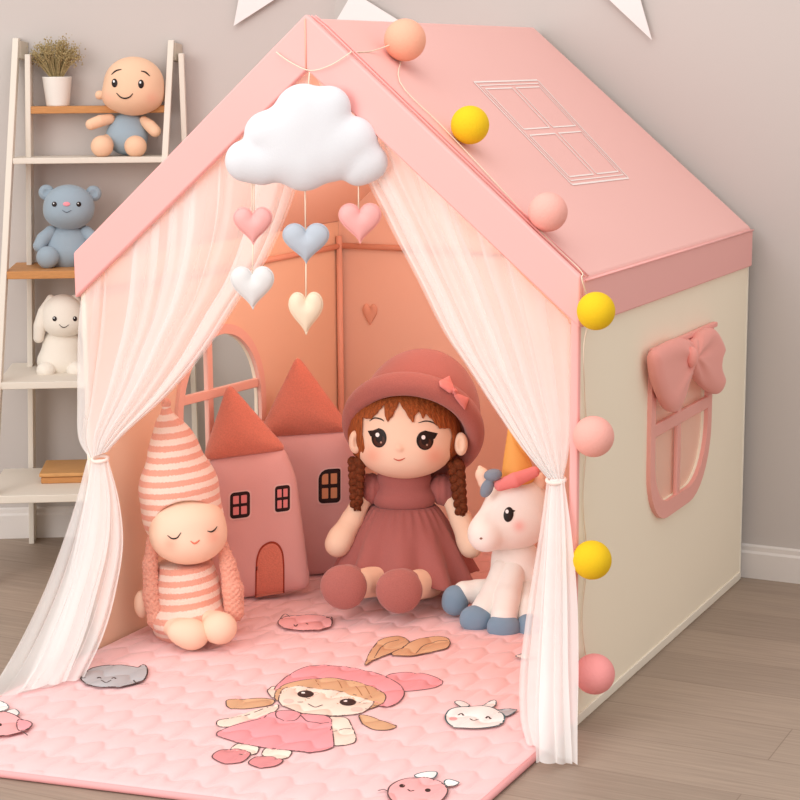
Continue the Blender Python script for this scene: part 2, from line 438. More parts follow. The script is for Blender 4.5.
# window outlines (y, z)
def arch_top(y0, y1, z0, zs, n=24):
    c, r = (y0+y1)/2, (y1-y0)/2
    return [(y0, z0), (y1, z0)]+[(c+r*math.cos(t), zs+r*math.sin(t)) for t in np.linspace(0, PI, n)]
def round_bottom(y0, y1, z0, z1, r0, r1, n=10):
    return [(y0, z1)]+[(y0+r0-r0*math.cos(t), z0+r0-r0*math.sin(t)) for t in np.linspace(0, PI/2, n)]+[(y1-r1+r1*math.sin(t), z0+r1-r1*math.cos(t)) for t in np.linspace(0, PI/2, n)]+[(y1, z1)]
LWIN = arch_top(.375, .755, .31, .49); LWIN_O = arch_top(.35, .78, .285, .49)
RWIN = round_bottom(.472, .872, .36, .70, .11, .14); RWIN_O = round_bottom(.44, .905, .322, .728, .13, .17)
panel('side_wall', [(0, 0), (D, 0), (D, HE-.02), (0, HE-.02)], [RWIN], 0, HW-.006, .012, [m_cream, m_liner])
panel('side_wall', [(0, 0), (D, 0), (D, HE-.02), (0, HE-.02)], [LWIN], 0, -HW+.006, .012, [m_cream, m_linerL])
panel('back_wall', [(-HW+.0125, 0), (HW-.0125, 0), (HW-.0125, HE-.02), (0, HA-.03), (-HW+.0125, HE-.02)], [], 1, D-.006, .012, [m_cream, m_liner])
# roof: two padded slopes in one cover
def roof_mesh():
    bm = bmesh.new(); ny = 24; secs = []
    t = .016
    prof = [(-HW-.006, HE-.02), (-HW-.006, HE), (0, HA), (HW+.006, HE), (HW+.006, HE-.02), (HW-.014, HE-.02), (0, HA-.032), (-HW+.014, HE-.02)]
    for i in range(ny+1):
        y = D*i/ny; row = []
        for j, (x, z) in enumerate(prof):
            row.append(bm.verts.new((x, y, z)))
        secs.append(row)
    for i in range(ny):
        for j in range(8):
            f = bm.faces.new((secs[i][j], secs[i][(j+1) % 8], secs[i+1][(j+1) % 8], secs[i+1][j]))
            f.material_index = 1 if j in (5, 6) else 0
    bm.faces.new(secs[0]); bm.faces.new(secs[-1][::-1])
    return bm
bm = roof_mesh()
# the stitched white window outline on the right slope belongs to the roof cover
def on_roof(px, py, lift=.0012):
    n = np.array([HA-HE, 0, HW+.006]); n /= np.linalg.norm(n); return onp(px, py, np.array([0, 0, HA])+n*lift, n)
def strip(bm, P, Q, w, mi, nrm):
    P, Q = np.array(P), np.array(Q); d = Q-P; d /= np.linalg.norm(d); s = np.cross(nrm, d)*w/2
    f = bm.faces.new([bm.verts.new(p) for p in (P-s, P+s, Q+s, Q-s)]); f.material_index = mi
rn = np.array([HA-HE, 0, HW+.006]); rn /= np.linalg.norm(rn)
q = [on_roof(*c) for c in ((474, 82), (537.5, 80), (628.5, 178), (572, 184.5))]
def rq(a, b): return (q[0]*(1-a)+q[1]*a)*(1-b)+(q[3]*(1-a)+q[2]*a)*b
def rect(a0, b0, a1, b1, w):
    for p, r in (((a0, b0), (a1, b0)), ((a1, b0), (a1, b1)), ((a1, b1), (a0, b1)), ((a0, b1), (a0, b0))): strip(bm, rq(*p), rq(*r), w, 2, rn)
rect(0, 0, 1, 1, .0055); rect(.035, .035, .965, .965, .0035)
for a0, a1 in ((.07, .48), (.54, .93)):
    for b0, b1 in ((.07, .47), (.53, .93)): rect(a0, b0, a1, b1, .0045)
ten(bm_obj('roof', bm, [m_roof, m_liner, m_print], bevel=.007, seg=3))
# gable trim band at the front
def gable(y0, y1, name):
    bm = bmesh.new()
    out = [(-HW-.008, HT), (-HW-.008, HE+.004), (0, HA+.006), (HW+.008, HE+.004), (HW+.008, HT), (0, TI)]
    a = [bm.verts.new((x, y0, z)) for x, z in out]; b = [bm.verts.new((x, y1, z)) for x, z in out]
    for quad in ((0, 1, 2, 5), (5, 2, 3, 4)):
        bm.faces.new([a[i] for i in quad]); bm.faces.new([b[i] for i in quad][::-1])
    for i in range(6): bm.faces.new((a[(i+1) % 6], a[i], b[i], b[(i+1) % 6]))
    return ten(bm_obj(name, bm, m_band, bevel=.005, seg=3))
gable(-.014, .004, 'gable_trim')
for s in (-1, 1):
    lo, hi = sorted((s*(HW), s*(HW+.010))); ten(box_obj('eave_band', (lo, .004, HT), (hi, D+.004, HE-.004), m_band if s < 0 else mat('pink_eave_fabric', (244, 182, 176), .75, .05, 500), bevel=.004))
    if s > 0: ten(box_obj('corner_binding', (s*HW-.012, -.012, 0.012), (s*HW+.006, .004, HT+.02), m_band, bevel=.004))
    ten(tube('corner_pole', [(s*(HW-.024), D-.03, .02), (s*(HW-.024), D-.03, HE-.06)], .009, m_pipe))
    ten(tube('eave_beam', [(s*(HW-.022), .02, HT+.01), (s*(HW-.022), D-.02, HT+.01)], .008, m_pipe))
ten(box_obj('corner_binding', (HW-.012, D-.004, .004), (HW+.0025, D+.004, HT+.01), mat('pale_hem_tape', (240, 230, 214), .8), bevel=.003))
ten(tube('back_beam', [(-HW+.02, D-.024, HT+.012), (HW-.02, D-.024, HT+.012)], .008, m_pipe))
ten(box_obj('bottom_hem', (HW-.002, 0, .004), (HW+.004, D, .024), mat('pale_hem_tape', (240, 230, 214), .8), bevel=.002))
# piping along the gable edge and the eave seams
for off in (0, .016):
    ten(tube('seam_piping', [(HW+.010, .012+off, HE+.001), (.03, .012+off, HA-.022+.004), (0.0, .012+off, HA+.003)], .0022, m_band, seg=6))
ten(tube('seam_piping', [(HW+.011, .01, HE-.006), (HW+.011, D, HE-.006)], .0024, m_band, seg=6))
ten(tube('apex_seam', [(0, -.0155, TI+.002), (0, -.0155, HA-.004)], .0015, m_pipe, seg=6))
# windows
def ring_frame(name, outer, inner, x0, th, m):
    cu = panel(name, outer, [inner], 0, x0, th, [m]); md = cu.modifiers.new('bevel', 'BEVEL'); md.width = .004; md.segments = 2; md.limit_method = 'ANGLE'; return cu
def sub(o, parent):
    mw = o.matrix_parent_inverse.copy(); o.parent = parent; o.matrix_parent_inverse = Matrix.Identity(4); return o
# left (seen from inside)
lf = ring_frame('window_frame', LWIN_O, LWIN, -HW+.016, .012, m_frame2)
def bar(name, a, b, w, x, th, m, parent):
    (y0, z0), (y1, z1) = a, b; d = np.array([0, y1-y0, z1-z0]); d /= np.linalg.norm(d); s = np.cross(d, [1, 0, 0])*w/2
    P, Q = np.array([x, y0, z0]), np.array([x, y1, z1]); t = np.array([th/2, 0, 0])
    return sub(hexa(name, [P-s-t, P+s-t, P+s+t, P-s+t, Q-s-t, Q+s-t, Q+s+t, Q-s+t], m, bevel=.003), parent)
bar('muntin', (.52, .31), (.52, .675), .026, -HW+.006, .014, m_frame2, lf)
bar('muntin', (.372, .535), (.752, .525), .024, -HW+.009, .014, m_frame2, lf)
# right (seen from outside)
rf = ring_frame('window_frame', RWIN_O, RWIN, HW+.005, .010, m_frame)
bar('muntin', (.655, .35), (.655, .71), .026, HW+.003, .010, m_frame, rf)
bar('muntin', (.468, .541), (.875, .541), .030, HW+.005, .010, m_frame, rf)
m_pane = mat('milky_pink_vinyl', (226, 190, 170), .35)
nt = m_pane.node_tree; b_ = nt.nodes['Principled BSDF']; b_.inputs['Alpha'].default_value = .8
bm = bmesh.new(); bm.faces.new([bm.verts.new((HW-.007, y, z)) for y, z in round_bottom(.462, .882, .35, .71, .11, .14)]); sub(bm_obj('window_pane', bm, m_pane), rf)
m_bow = mat('coral_pink_bow_fabric', (244, 164, 152), .75, .06, 350, sheen=.2)
ft = sub(box_obj('curtain_rail', (HW+.004, .436, .722), (HW+.018, .912, .734), m_bow, bevel=.003), rf)
# bow made from the rolled up window curtain
def yz(px, py, x=HW+.03): P = on(px, py, 0, x); return (P[1]*1000, P[2]*1000)
def bow_lobe(px_pts, T, x0):
    P = catmull([yz(*p) for p in px_pts], 5, True); k = yz(692, 357)
    s0 = cushion(P, T, 34, 0, 3)
    def f(p):
        a = np.arctan2(p[..., 2]-k[1], p[..., 0]-k[0]); r = np.hypot(p[..., 2]-k[1], p[..., 0]-k[0])
        return s0.f(p)+(5.0*np.sin(a*8+1)+2*np.sin(a*17))*np.clip(r/50, 0, 1)*np.exp(-r/110)
    V, F = snet(S(f, s0.lo-3, s0.hi+3), 5)
    V = np.stack([x0+V[:, 1]/1000, V[:, 0]/1000, V[:, 2]/1000], 1)
    V[:, 0] = np.maximum(V[:, 0], HW+.008+ (V[:, 0]-x0)*.02)
    return V, F[:, ::-1]
pl = [bow_lobe([(654, 353), (664, 345), (680, 338), (690, 342), (693, 356), (690, 374), (685, 394), (677, 411), (668, 409), (659, 392), (654, 373)], 15, HW+.026),
      bow_lobe([(691, 354), (694, 341), (702, 332), (711, 328), (718, 334), (723, 349), (719, 364), (723, 378), (720, 391), (714, 394), (703, 387), (694, 372)], 16, HW+.026)]
V, F = merge([(list(v), [tuple(x) for x in f]) for v, f in pl]); sub(mesh_obj('window_bow', V, F, m_bow), rf)
k = on(692, 357, 0, HW+.048)
V, F = snet(ell((0, 0, 0), (14, 17, 24)), 3); sub(mesh_obj('bow_knot', V/1000+k, F, m_bow), rf)
# small heart on the back wall
def heart_pts(n=48):
    t = np.linspace(0, 2*PI, n, endpoint=False)
    x = 16*np.sin(t)**3; y = 13*np.cos(t)-5*np.cos(2*t)-2*np.cos(3*t)-np.cos(4*t)
    return np.stack([x/32, (y+17)/29-.5], 1)
hp = on(370, 315, 1, D-.015)
hV, hF = snet(cushion(heart_pts()*[46, 66], 6, 14), 2)
ten(mesh_obj('heart_patch', hV/1000+hp, hF, mat('dusty_rose_felt', (234, 180, 156), .85)))

# ------------------------------------------------------------------ play mat
m_mat = mat('pink_quilted_cotton', (244, 198, 198), .85, .05, 400, sheen=.25)
MX0, MX1, MY1 = -.583, .583, 1.2
XR = .597
def yfront(x): return -.722+.13*np.clip((x+.3)/.9, -1, 1)
QA = .0034
def quilt(x, y):            # stitched rows of offset scallops
    x = x-.10*y; row0 = y/.088+.16*np.sin(2*PI*x/.072)
    k = np.floor(row0); fy = row0-k; fx = np.mod(x/.072+.5*np.mod(k, 2)+.25, 1.0)
    return (1-np.abs(2*fx-1)**2.6)*(1-np.abs(2*fy-1)**2.6)
ny, nx = 520, 330
ty = np.linspace(0, 1, ny); tx = np.linspace(0, 1, nx)
gx, gy = np.meshgrid(tx, ty)
# refine near the borders
def ease(t): return np.where(t < .03, t*.4, np.where(t > .97, 1-(1-t)*.4, .012+(t-.03)*(.976/.94)))
gx, gy = ease(gx), ease(gy)
X0 = MX0+gx*(MX1-MX0)
Y = yfront(X0)+gy*(MY1-yfront(X0))
X = MX0+gx*(np.where(Y < -.03, XR, np.where(Y < 0.0, XR-(Y+.03)/.03*(XR-MX1), MX1))-MX0)
Y = yfront(X)+gy*(MY1-yfront(X))
def mat_h2(X, Y, gx, gy):
    xr = X.max(1, keepdims=True)
    h = quilt(X, Y)
    d = np.minimum(np.minimum(X-MX0, xr-X), np.minimum(Y-yfront(X), MY1-Y))
    e = np.clip(d/.016, 0, 1); edge = np.sqrt(np.clip(1-(1-e)**2, 0, 1))
    return .003+(.0135+QA*np.sqrt(h+1e-6)*np.clip((d-.012)/.03, 0, 1))*edge
def zq(x, y):
    return .0165+QA*np.sqrt(quilt(x, y)+1e-6)
Zm = mat_h2(X, Y, gx, gy)
V = np.stack([X, Y, Zm], -1).reshape(-1, 3).tolist()
F = [(j*nx+i, j*nx+i+1, (j+1)*nx+i+1, (j+1)*nx+i) for j in range(ny-1) for i in range(nx-1)]
ms, fm = [m_mat], [0]*len(F)
def pmat(n, c): return mat('print_'+n, c, .85)
P_pink, P_skin, P_hair, P_dark, P_line = pmat('rose', (236, 160, 166)), pmat('cream', (244, 224, 208)), pmat('brown', (218, 174, 136)), pmat('dark_brown', (66, 46, 42)), pmat('ink', (92, 72, 72))
P_grey, P_white, P_soft, P_teal, P_shoe = pmat('grey', (184, 182, 184)), pmat('white', (246, 238, 234)), pmat('soft_pink', (242, 178, 178)), pmat('teal', (70, 100, 104)), pmat('shoe_rose', (224, 148, 150))
lay = [0]
def mp_(a, b):
    z = .018
    for _ in range(12): P = on(a, b, 2, z); z = .6*z+.4*float(zq(P[0], P[1]))
    return P[0], P[1]
def put(V2, F2, m):
    lay[0] += 1; V2 = np.asarray(V2); zz = zq(V2[:, 0], V2[:, 1])+.0010+lay[0]*.00006
    o = len(V)
    V.extend(np.column_stack([V2, zz]).tolist())
    if m not in ms: ms.append(m)
    F.extend([tuple(i+o for i in q) for q in F2]); fm.extend([ms.index(m)]*len(F2))
def ink(pts2, w, m=None, closed=False):
    P = np.asarray(pts2); T = np.roll(P, -1, 0)-np.roll(P, 1, 0) if closed else np.gradient(P, axis=0)
    T /= np.linalg.norm(T, axis=1)[:, None]+1e-12; Nn = np.stack([-T[:, 1], T[:, 0]], 1)*w/2; n = len(P)
    v = np.concatenate([P-Nn, P+Nn]); f = [(i, (i+1) % n, n+(i+1) % n, n+i) for i in range(n if closed else n-1)]
    put(v, f, m or P_line)
def shape(pts, m, line=.0026, lm=None, n=5):
    P = catmull([mp_(*p) for p in pts], n, True)
    V2, F2 = tri_fill(P.tolist(), .005)
    a = sum(V2[f[0]][0]*(V2[f[1]][1]-V2[f[2]][1])+V2[f[1]][0]*(V2[f[2]][1]-V2[f[0]][1])+V2[f[2]][0]*(V2[f[0]][1]-V2[f[1]][1]) for f in F2)
    if a < 0: F2 = [f[::-1] for f in F2]
    put(V2, F2, m)
    if line: ink(P, line, lm, True)
def line_(pts, w=.0026, m=None): ink(catmull([mp_(*p) for p in pts], 5), w, m)
def ov(x, y, rx, ry, n=16): return [(x+rx*math.cos(2*PI*k/n), y+ry*math.sin(2*PI*k/n)) for k in range(n)]
def z1(*p): return Z(200, 620, 3.636, p)
def z2(*p): return Z(370, 620, 4.444, p)
def z3(*p): return Z(0, 600, 5, p)
def z4(*p): return Z(110, 380, 2.858, p)
# printed doll
shape(z2((75, 250), (130, 236), (220, 238), (290, 255), (323, 275), (295, 300), (230, 312), (170, 318), (110, 300)), P_pink)
shape(z1((95, 305), (105, 291), (180, 288), (250, 288), (272, 298), (240, 315), (160, 325), (105, 320)), P_hair)
shape(z1((580, 348), (630, 356), (680, 374), (714, 388), (680, 402), (630, 400), (592, 380)), P_hair)
shape(z1((280, 308), (180, 345), (110, 360), (65, 368), (66, 386), (110, 390), (180, 370), (265, 342)), P_skin)
shape(z1((470, 356), (530, 358), (550, 385), (566, 425), (560, 448), (520, 458), (485, 455), (480, 420)), P_skin)
line_(z1((485, 408), (515, 400), (548, 398)))
shape(z1((140, 452), (212, 464), (190, 492), (112, 482)), P_skin); shape(z1((245, 468), (332, 480), (300, 508), (230, 498)), P_skin)
shape(z1((44, 500), (75, 476), (140, 472), (184, 488), (150, 520), (80, 523)), P_shoe); shape(z1((176, 522), (210, 500), (260, 500), (302, 514), (270, 535), (210, 539)), P_shoe)
shape(z1((270, 338), (220, 362), (120, 388), (68, 408), (68, 426), (140, 450), (240, 468), (360, 480), (440, 480), (482, 466), (486, 440), (478, 390), (468, 356), (380, 345)), P_pink)
shape(z1((278, 338), (310, 332), (365, 342), (350, 366), (310, 372), (280, 358)), P_pink); line_(z1((365, 350), (390, 372), (430, 378), (470, 376)))
shape(z1((245, 262), (262, 246), (290, 250), (290, 285), (262, 285)), P_skin)
shape(z1((275, 262), (300, 222), (350, 188), (420, 170), (500, 172), (580, 184), (650, 200), (705, 225), (738, 255), (740, 282), (710, 310), (665, 318), (560, 300), (400, 290)), P_pink)
shape(z1((272, 278), (295, 246), (350, 227), (440, 217), (520, 221), (600, 240), (655, 262), (676, 285), (655, 312), (600, 328), (500, 310), (400, 300), (290, 300)), P_hair)
shape(z1((286, 292), (300, 258), (340, 244), (430, 254), (520, 266), (600, 290), (632, 300), (612, 328), (570, 346), (480, 353), (400, 346), (330, 328), (294, 310)), P_skin)
shape(z1((300, 252), (350, 229), (440, 219), (540, 226), (620, 250), (668, 284), (630, 300), (590, 288), (540, 276), (520, 266), (470, 254), (430, 256), (380, 242), (330, 250)), P_hair, 0)
for a, b in (((420, 222), (440, 250)), ((500, 224), (520, 262)), ((560, 234), (590, 280)), ((600, 246), (625, 288))): line_(z1(a, b), .002, pmat('brown_dark', (170, 112, 72)))
for x, y in ((384, 274), (538, 304)):
    shape(z1(*ov(x, y, 30, 13)), P_dark, 0); shape(z1(*ov(x-9, y-4, 7, 3.5)), P_white, 0)
line_(z1((392, 310), (418, 322), (446, 314)))
shape(z1(*ov(322, 300, 20, 8)), pmat('cheek', (244, 204, 192)), 0); shape(z1(*ov(570, 330, 22, 8)), pmat('cheek', (244, 204, 192)), 0)
# braided loaf
shape(z2((-22, 208), (0, 150), (40, 98), (100, 80), (150, 85), (174, 105), (150, 125), (90, 155), (20, 182)), P_hair)
shape(z2((95, 158), (150, 130), (180, 105), (250, 85), (330, 82), (356, 105), (340, 132), (270, 150), (180, 166)), P_hair)
line_(z2((205, 155), (240, 120), (300, 100), (345, 100)), .002); line_(z2((20, 175), (60, 120), (130, 95)), .002)
# animal faces
def leaf(pts, m=P_white, lm=P_teal): shape(pts, m, .0026, lm)
leaf(z2((376, 374), (400, 366), (442, 386), (412, 396))); leaf(z2((498, 392), (535, 368), (560, 368), (548, 394))); leaf(z2((565, 408), (652, 406), (606, 436)), P_grey)
shape(z2((335, 440), (350, 410), (400, 395), (480, 390), (550, 400), (590, 425), (595, 455), (560, 480), (480, 490), (400, 488), (350, 470)), P_white, .0036, P_teal)
line_(z2((392, 432), (405, 424), (416, 434)), .004, P_dark); line_(z2((514, 446), (526, 438), (538, 449)), .004, P_dark); line_(z2((443, 448), (460, 456), (482, 450)), .003, P_dark)
shape(z2(*ov(370, 448, 18, 8)), P_soft, 0)
leaf(z2((198, 704), (240, 686), (297, 686), (276, 714))); leaf(z2((330, 730), (352, 718), (396, 734), (350, 750)))
shape(z2((80, 770), (100, 740), (160, 715), (240, 710), (310, 728), (345, 762), (330, 800), (290, 826), (200, 834), (120, 826), (86, 800)), P_soft, .003)
for x, y in ((143, 748), (257, 768)): shape(z2(*ov(x, y, 13, 8)), P_dark, 0)
line_(z2((168, 764), (180, 772), (196, 768)), .003, P_dark); line_(z2((35, 770), (60, 765), (78, 772)))
shape(z3((405, 400), (440, 365), (485, 345), (560, 338), (640, 340), (690, 348), (715, 334), (735, 350), (735, 385), (710, 415), (650, 435), (560, 445), (470, 443), (425, 425)), P_grey, .0034, P_dark)
line_(z3((486, 403), (497, 398), (508, 404)), .004, P_dark); line_(z3((560, 405), (570, 399), (580, 406)), .004, P_dark); line_(z3((505, 412), (530, 425), (557, 412)), .003, P_dark); line_(z3((668, 412), (690, 432), (746, 432)), .0026, P_dark); line_(z3((385, 395), (415, 402), (430, 400)), .0026, P_dark)
leaf(z3((-30, 524), (15, 522), (44, 548), (12, 568), (-30, 566))); leaf(z3((30, 572), (75, 558), (97, 578), (72, 594)))
shape(z3((-60, 600), (0, 572), (60, 582), (100, 604), (150, 625), (156, 645), (110, 672), (40, 690), (-60, 690)), P_soft, .003)
shape(z3((95, 610), (150, 622), (158, 642), (105, 668), (85, 645)), P_pink); shape(z3(*ov(2, 638, 8, 7)), P_dark, 0); line_(z3((105, 668), (140, 692)))
shape(z4((480, 700), (500, 684), (560, 678), (620, 684), (635, 700), (620, 715), (560, 722), (500, 716)), P_soft, .0028); line_(z4((486, 690), (500, 676), (514, 684))); line_(z4((618, 686), (632, 684), (636, 696)))
line_(z4((526, 706), (531, 712), (536, 706)), .003, P_dark); line_(z4((560, 702), (566, 706)), .003, P_dark)
leaf(z2((648, 175), (680, 162), (720, 172), (690, 186)))
Va = np.array(V); qv = quilt(Va[:, 0], Va[:, 1])
pm = mesh_obj('play_mat', V, F, ms, fm=fm, colors={'quilt': np.stack([qv, qv, qv, np.ones(len(qv))], 1)})
for m_ in ms:                                            # padded stitching relief shared by cloth and prints
    nt = m_.node_tree; b_ = nt.nodes['Principled BSDF']; at_ = nt.nodes.new('ShaderNodeAttribute'); at_.attribute_name = 'quilt'
    bp = nt.nodes.new('ShaderNodeBump'); bp.inputs['Strength'].default_value = .5; bp.inputs['Distance'].default_value = .010
    nt.links.new(at_.outputs['Fac'], bp.inputs['Height']); nt.links.new(bp.outputs['Normal'], b_.inputs['Normal'])
tag(pm, 'pink quilted play mat printed with a doll and animal faces, spread in the tent', 'mat')
xs = np.linspace(MX0+.006, XR-.004, 30)
tube('mat_binding', np.concatenate([[(MX0+.003, -.02, .008)], np.stack([xs, yfront(xs)+.002, np.full(30, .008)], 1), [(XR-.003, -.04, .008)]]), .0075, mat('rose_binding', (240, 172, 172), .8), pm)

# ------------------------------------------------------------------ curtains
def curtain_mat():
    m = bpy.data.materials.new('white_tulle'); m.use_nodes = True; nt = m.node_tree; nt.nodes.clear(); N = nt.nodes.new; Lk = nt.links.new
    out = N('ShaderNodeOutputMaterial'); tr = N('ShaderNodeBsdfTransparent'); di = N('ShaderNodeBsdfDiffuse'); tl = N('ShaderNodeBsdfTranslucent')
    di.inputs['Color'].default_value = tl.inputs['Color'].default_value = lin((255, 252, 250))
    a = N('ShaderNodeAttribute'); a.attribute_name = 'dens'
    m1 = N('ShaderNodeMixShader'); m1.inputs[0].default_value = .28; Lk(di.outputs[0], m1.inputs[1]); Lk(tl.outputs[0], m1.inputs[2])
    m2 = N('ShaderNodeMixShader'); Lk(a.outputs['Fac'], m2.inputs[0]); Lk(tr.outputs[0], m2.inputs[1]); Lk(m1.outputs[0], m2.inputs[2]); Lk(m2.outputs[0], out.inputs[0])
    return m
m_tulle = curtain_mat()
def sheet(c0, c1, folds, amp, dens, seed, nu=150, nt_=60, side=(0, -1, 0), pinch='end'):
    r = np.random.default_rng(seed); C0, C1 = catmull(c0, 12), catmull(c1, 12)
    def res(C):
        l = np.concatenate([[0], np.cumsum(np.linalg.norm(np.diff(C, axis=0), axis=1))]); t = np.linspace(0, l[-1], nt_)
        return np.stack([np.interp(t, l, C[:, i]) for i in range(3)], 1)
    C0, C1 = res(C0), res(C1); ph = r.uniform(0, 6.28, 4); u = np.linspace(0, 1, nu); t = np.linspace(0, 1, nt_)
    phase = 2*PI*folds*(u+.05*np.sin(5*u+ph[0])+.03*np.sin(11*u+ph[1]))
    uu = np.clip(u+1.75/(2*PI*folds)*np.sin(phase)*np.clip(np.minimum(u, 1-u)*8, 0, 1), 0, 1)
    V = []; dn = []
    W = np.linalg.norm(C1-C0, axis=1)
    for j in range(nt_):
        w = np.clip(W[j]/W.max(), 0, 1)
        a = amp*(.35+.65*w)*(1 if pinch == 'end' else min(1, .3+t[j]*1.2))*min(1, .25+3*t[j] if pinch == 'end' else 1)
        for i in range(nu):
            P = C0[j]*(1-uu[i])+C1[j]*uu[i]+np.array(side)*a*(math.cos(phase[i])+.3*math.sin(1.7*phase[i]+ph[3]))
            V.append(P); dn.append(dens[0]+(dens[1]-dens[0])*t[j]**dens[2]+.08*math.sin(.37*phase[i]+ph[1]))
    F = [(j*nu+i, j*nu+i+1, (j+1)*nu+i+1, (j+1)*nu+i) for j in range(nt_-1) for i in range(nu-1)]
    return V, F, dn
def curtain(label, sheets, ties):
    V, F, dn = [], [], []
    for a in sheets:
        v, f, d = sheet(*a); o = len(V); V += v; F += [tuple(i+o for i in q) for q in f]; dn += d
    d = np.clip(np.array(dn), 0.05, .97); root = empty('sheer_curtain', V[0].tolist(), label, 'curtain')
    o = mesh_obj('curtain_cloth', np.array(V)-V[0], F, m_tulle, root, colors={'dens': np.stack([d, d, d, np.ones(len(d))], 1)})
    for P, r in ties:
        a = np.linspace(0, 2*PI, 24, endpoint=False)
        v, f = tube_data(np.stack([P[0]+r[0]*np.cos(a), P[1]+r[1]*np.sin(a), P[2]+.004*np.sin(a)], 1)-V[0], .0042, 8, True)
        mesh_obj('curtain_tie', v, f, mat('ivory_tie', (246, 226, 216), .7), root)
def onY(y, *pp): return [on(a, b, 1, y) for a, b in pp]
def hang(pts):        # (px, py, y)
    return [on(a, b, 1, y) for a, b, y in pts]
yb = .022
tl_ = hang([(100, 459, -.012)])[0]
upL = (hang([(311, 64, yb), (305, 140, yb), (292, 195, yb), (268, 254, .015), (238, 300, .005), (206, 349, -.005), (168, 394, -.01), (126, 432, -.012), (107, 452, -.012)]),
       hang([(82, 292, .006), (79, 330, -.006), (78, 400, -.01), (79, 438, -.012), (90, 458, -.012)]))
hL = on(84, 677, 2, .026); hL2 = on(40, 690, 2, .026); h0 = on(-20, 700, 2, .02)
def blend(pxs, y0, end, axis=1):
    n = len(pxs); return [on(a, b, 1, y0+(end-y0)*(i/(n-1))**2.0) for i, (a, b) in enumerate(pxs)]
loL = (blend([(87, 460), (72, 515), (48, 582), (21, 640), (-5, 684), (-22, 702)], -.012, h0[1]),
       blend([(108, 459), (119, 500), (123, 545), (115, 595), (103, 636), (84, 677)], -.012, hL[1]))
loL2 = (blend([(92, 460), (82, 515), (66, 582), (44, 640), (26, 680), (16, 692)], -.02, on(16, 692, 2, .03)[1]),
        blend([(104, 459), (110, 500), (108, 545), (96, 595), (84, 636), (66, 681)], -.02, on(66, 681, 2, .03)[1]))
curtain('sheer white tulle curtain tied back at the left side of the opening', [
    (*upL, 8, .013, (.46, .72, 1.5), 1, 260), (*upL, 5, .010, (.22, .38, 1.5), 2, 200),
    (*loL, 6, .012, (.72, .60, .8), 3, 180, 50, (.5, -.8, 0), 'start'), (*loL2, 4, .010, (.7, .6, 1), 4, 140, 50, (.5, -.8, 0), 'start')], [(tl_, (.0185, .016))])
tr_ = hang([(556, 480, -.012)])[0]
upR = (hang([(313, 66, yb), (338, 125, yb), (371, 186, yb), (395, 234, yb), (418, 278, .018), (444, 330, .01), (468, 366, .005), (495, 408, -.003), (522, 447, -.01), (548, 478, -.012)]),
       hang([(570, 322, yb), (572, 370, .012), (572, 420, 0), (568, 455, -.008), (563, 479, -.012)]))
eR = on(577, 763, 2, .006)[1]; eR0 = on(523, 742, 2, .024)[1]
loR = (blend([(547, 479), (540, 530), (528, 605), (520, 670), (520, 715), (526, 742)], -.012, eR0),
       blend([(564, 479), (571, 530), (577, 600), (578, 670), (577, 720), (577, 763)], -.02, eR))
loR2 = (blend([(550, 479), (546, 530), (541, 605), (537, 670), (535, 715), (536, 762)], -.024, on(536, 764, 2, .022)[1]),
        blend([(562, 479), (565, 530), (567, 600), (568, 670), (570, 720), (572, 763)], -.024, eR-.01))
curtain('sheer white tulle curtain tied back at the right side of the opening', [
    (*upR, 8, .013, (.46, .72, 1.5), 5, 260), (*upR, 5, .010, (.22, .38, 1.5), 6, 200),
    (*loR, 4, .012, (.76, .64, .7), 7, 160, 50, (.4, -.8, 0), 'start'), (*loR2, 3, .008, (.7, .62, 1), 8, 140, 50, (.4, -.8, 0), 'start')], [(tr_, (.0185, .016))])

# ------------------------------------------------------------------ cloud mobile
m_cloud = mat('white_plush_cloud', (222, 223, 227), .95, .15, 300, sheen=.2)
cb = on(305, 140, 1, -.075)
fg = Fig('cloud_mobile', 'white plush cloud mobile with five dangling hearts hung from the tent peak', 'mobile', (305, 140), B=cb)
c = [(304, 114, 30, 17), (329, 108, 22, 14), (268, 135, 24, 15), (246, 161, 21, 14), (304, 160, 31, 18), (352, 142, 26, 16), (369, 162, 19, 13), (358, 168, 18, 13), (262, 165, 20, 14), (330, 156, 26, 17), (282, 156, 26, 17), (318, 135, 36, 18), (290, 135, 32, 17), (340, 148, 26, 16)]
fg.add('cloud', U(6.5, *[fg.e(a, b, 0, r, r, d) for a, b, r, d in c]), m_cloud, 2)
m_cord = mat('cream_cord', (240, 222, 200), .8)
hm = {'pink': mat('pink_heart_satin', (244, 176, 172), .5, .04, 300), 'grey': mat('blue_grey_heart_felt', (186, 195, 206), .75, .08, 300), 'white': mat('white_heart_felt', (226, 225, 224), .8, .08, 300), 'cream': mat('cream_heart_felt', (240, 220, 194), .8, .08, 300)}
for a, b, w, h, k_, lab in ((253, 226, 38, 37, 'pink', 'pink padded heart on the left string'), (306, 243.5, 46, 40, 'grey', 'blue grey padded heart'), (360, 223.5, 42, 40, 'pink', 'pink padded heart on the right string'), (252.5, 288, 43, 43, 'white', 'white padded heart'), (306, 313.5, 34, 43, 'cream', 'cream padded heart')):
    P = heart_pts()*[w, h]; o_ = fg.L(a, b, 0)
    f = cushion(P, 6.5, 15, 0, .8); V, F = snet(f, 1.1, 7, 0); ho = fg.obj('heart', V+o_, F, hm[k_]); ho['label'] = lab
    v, fc = tube_data(catmull([o_+np.array([x, 0, z]) for x, z in P], 1, True), .9, 6, True); fg.obj('heart_seam', v, fc, hm['white' if k_ == 'white' else 'cream' if k_ == 'cream' else k_], ho)
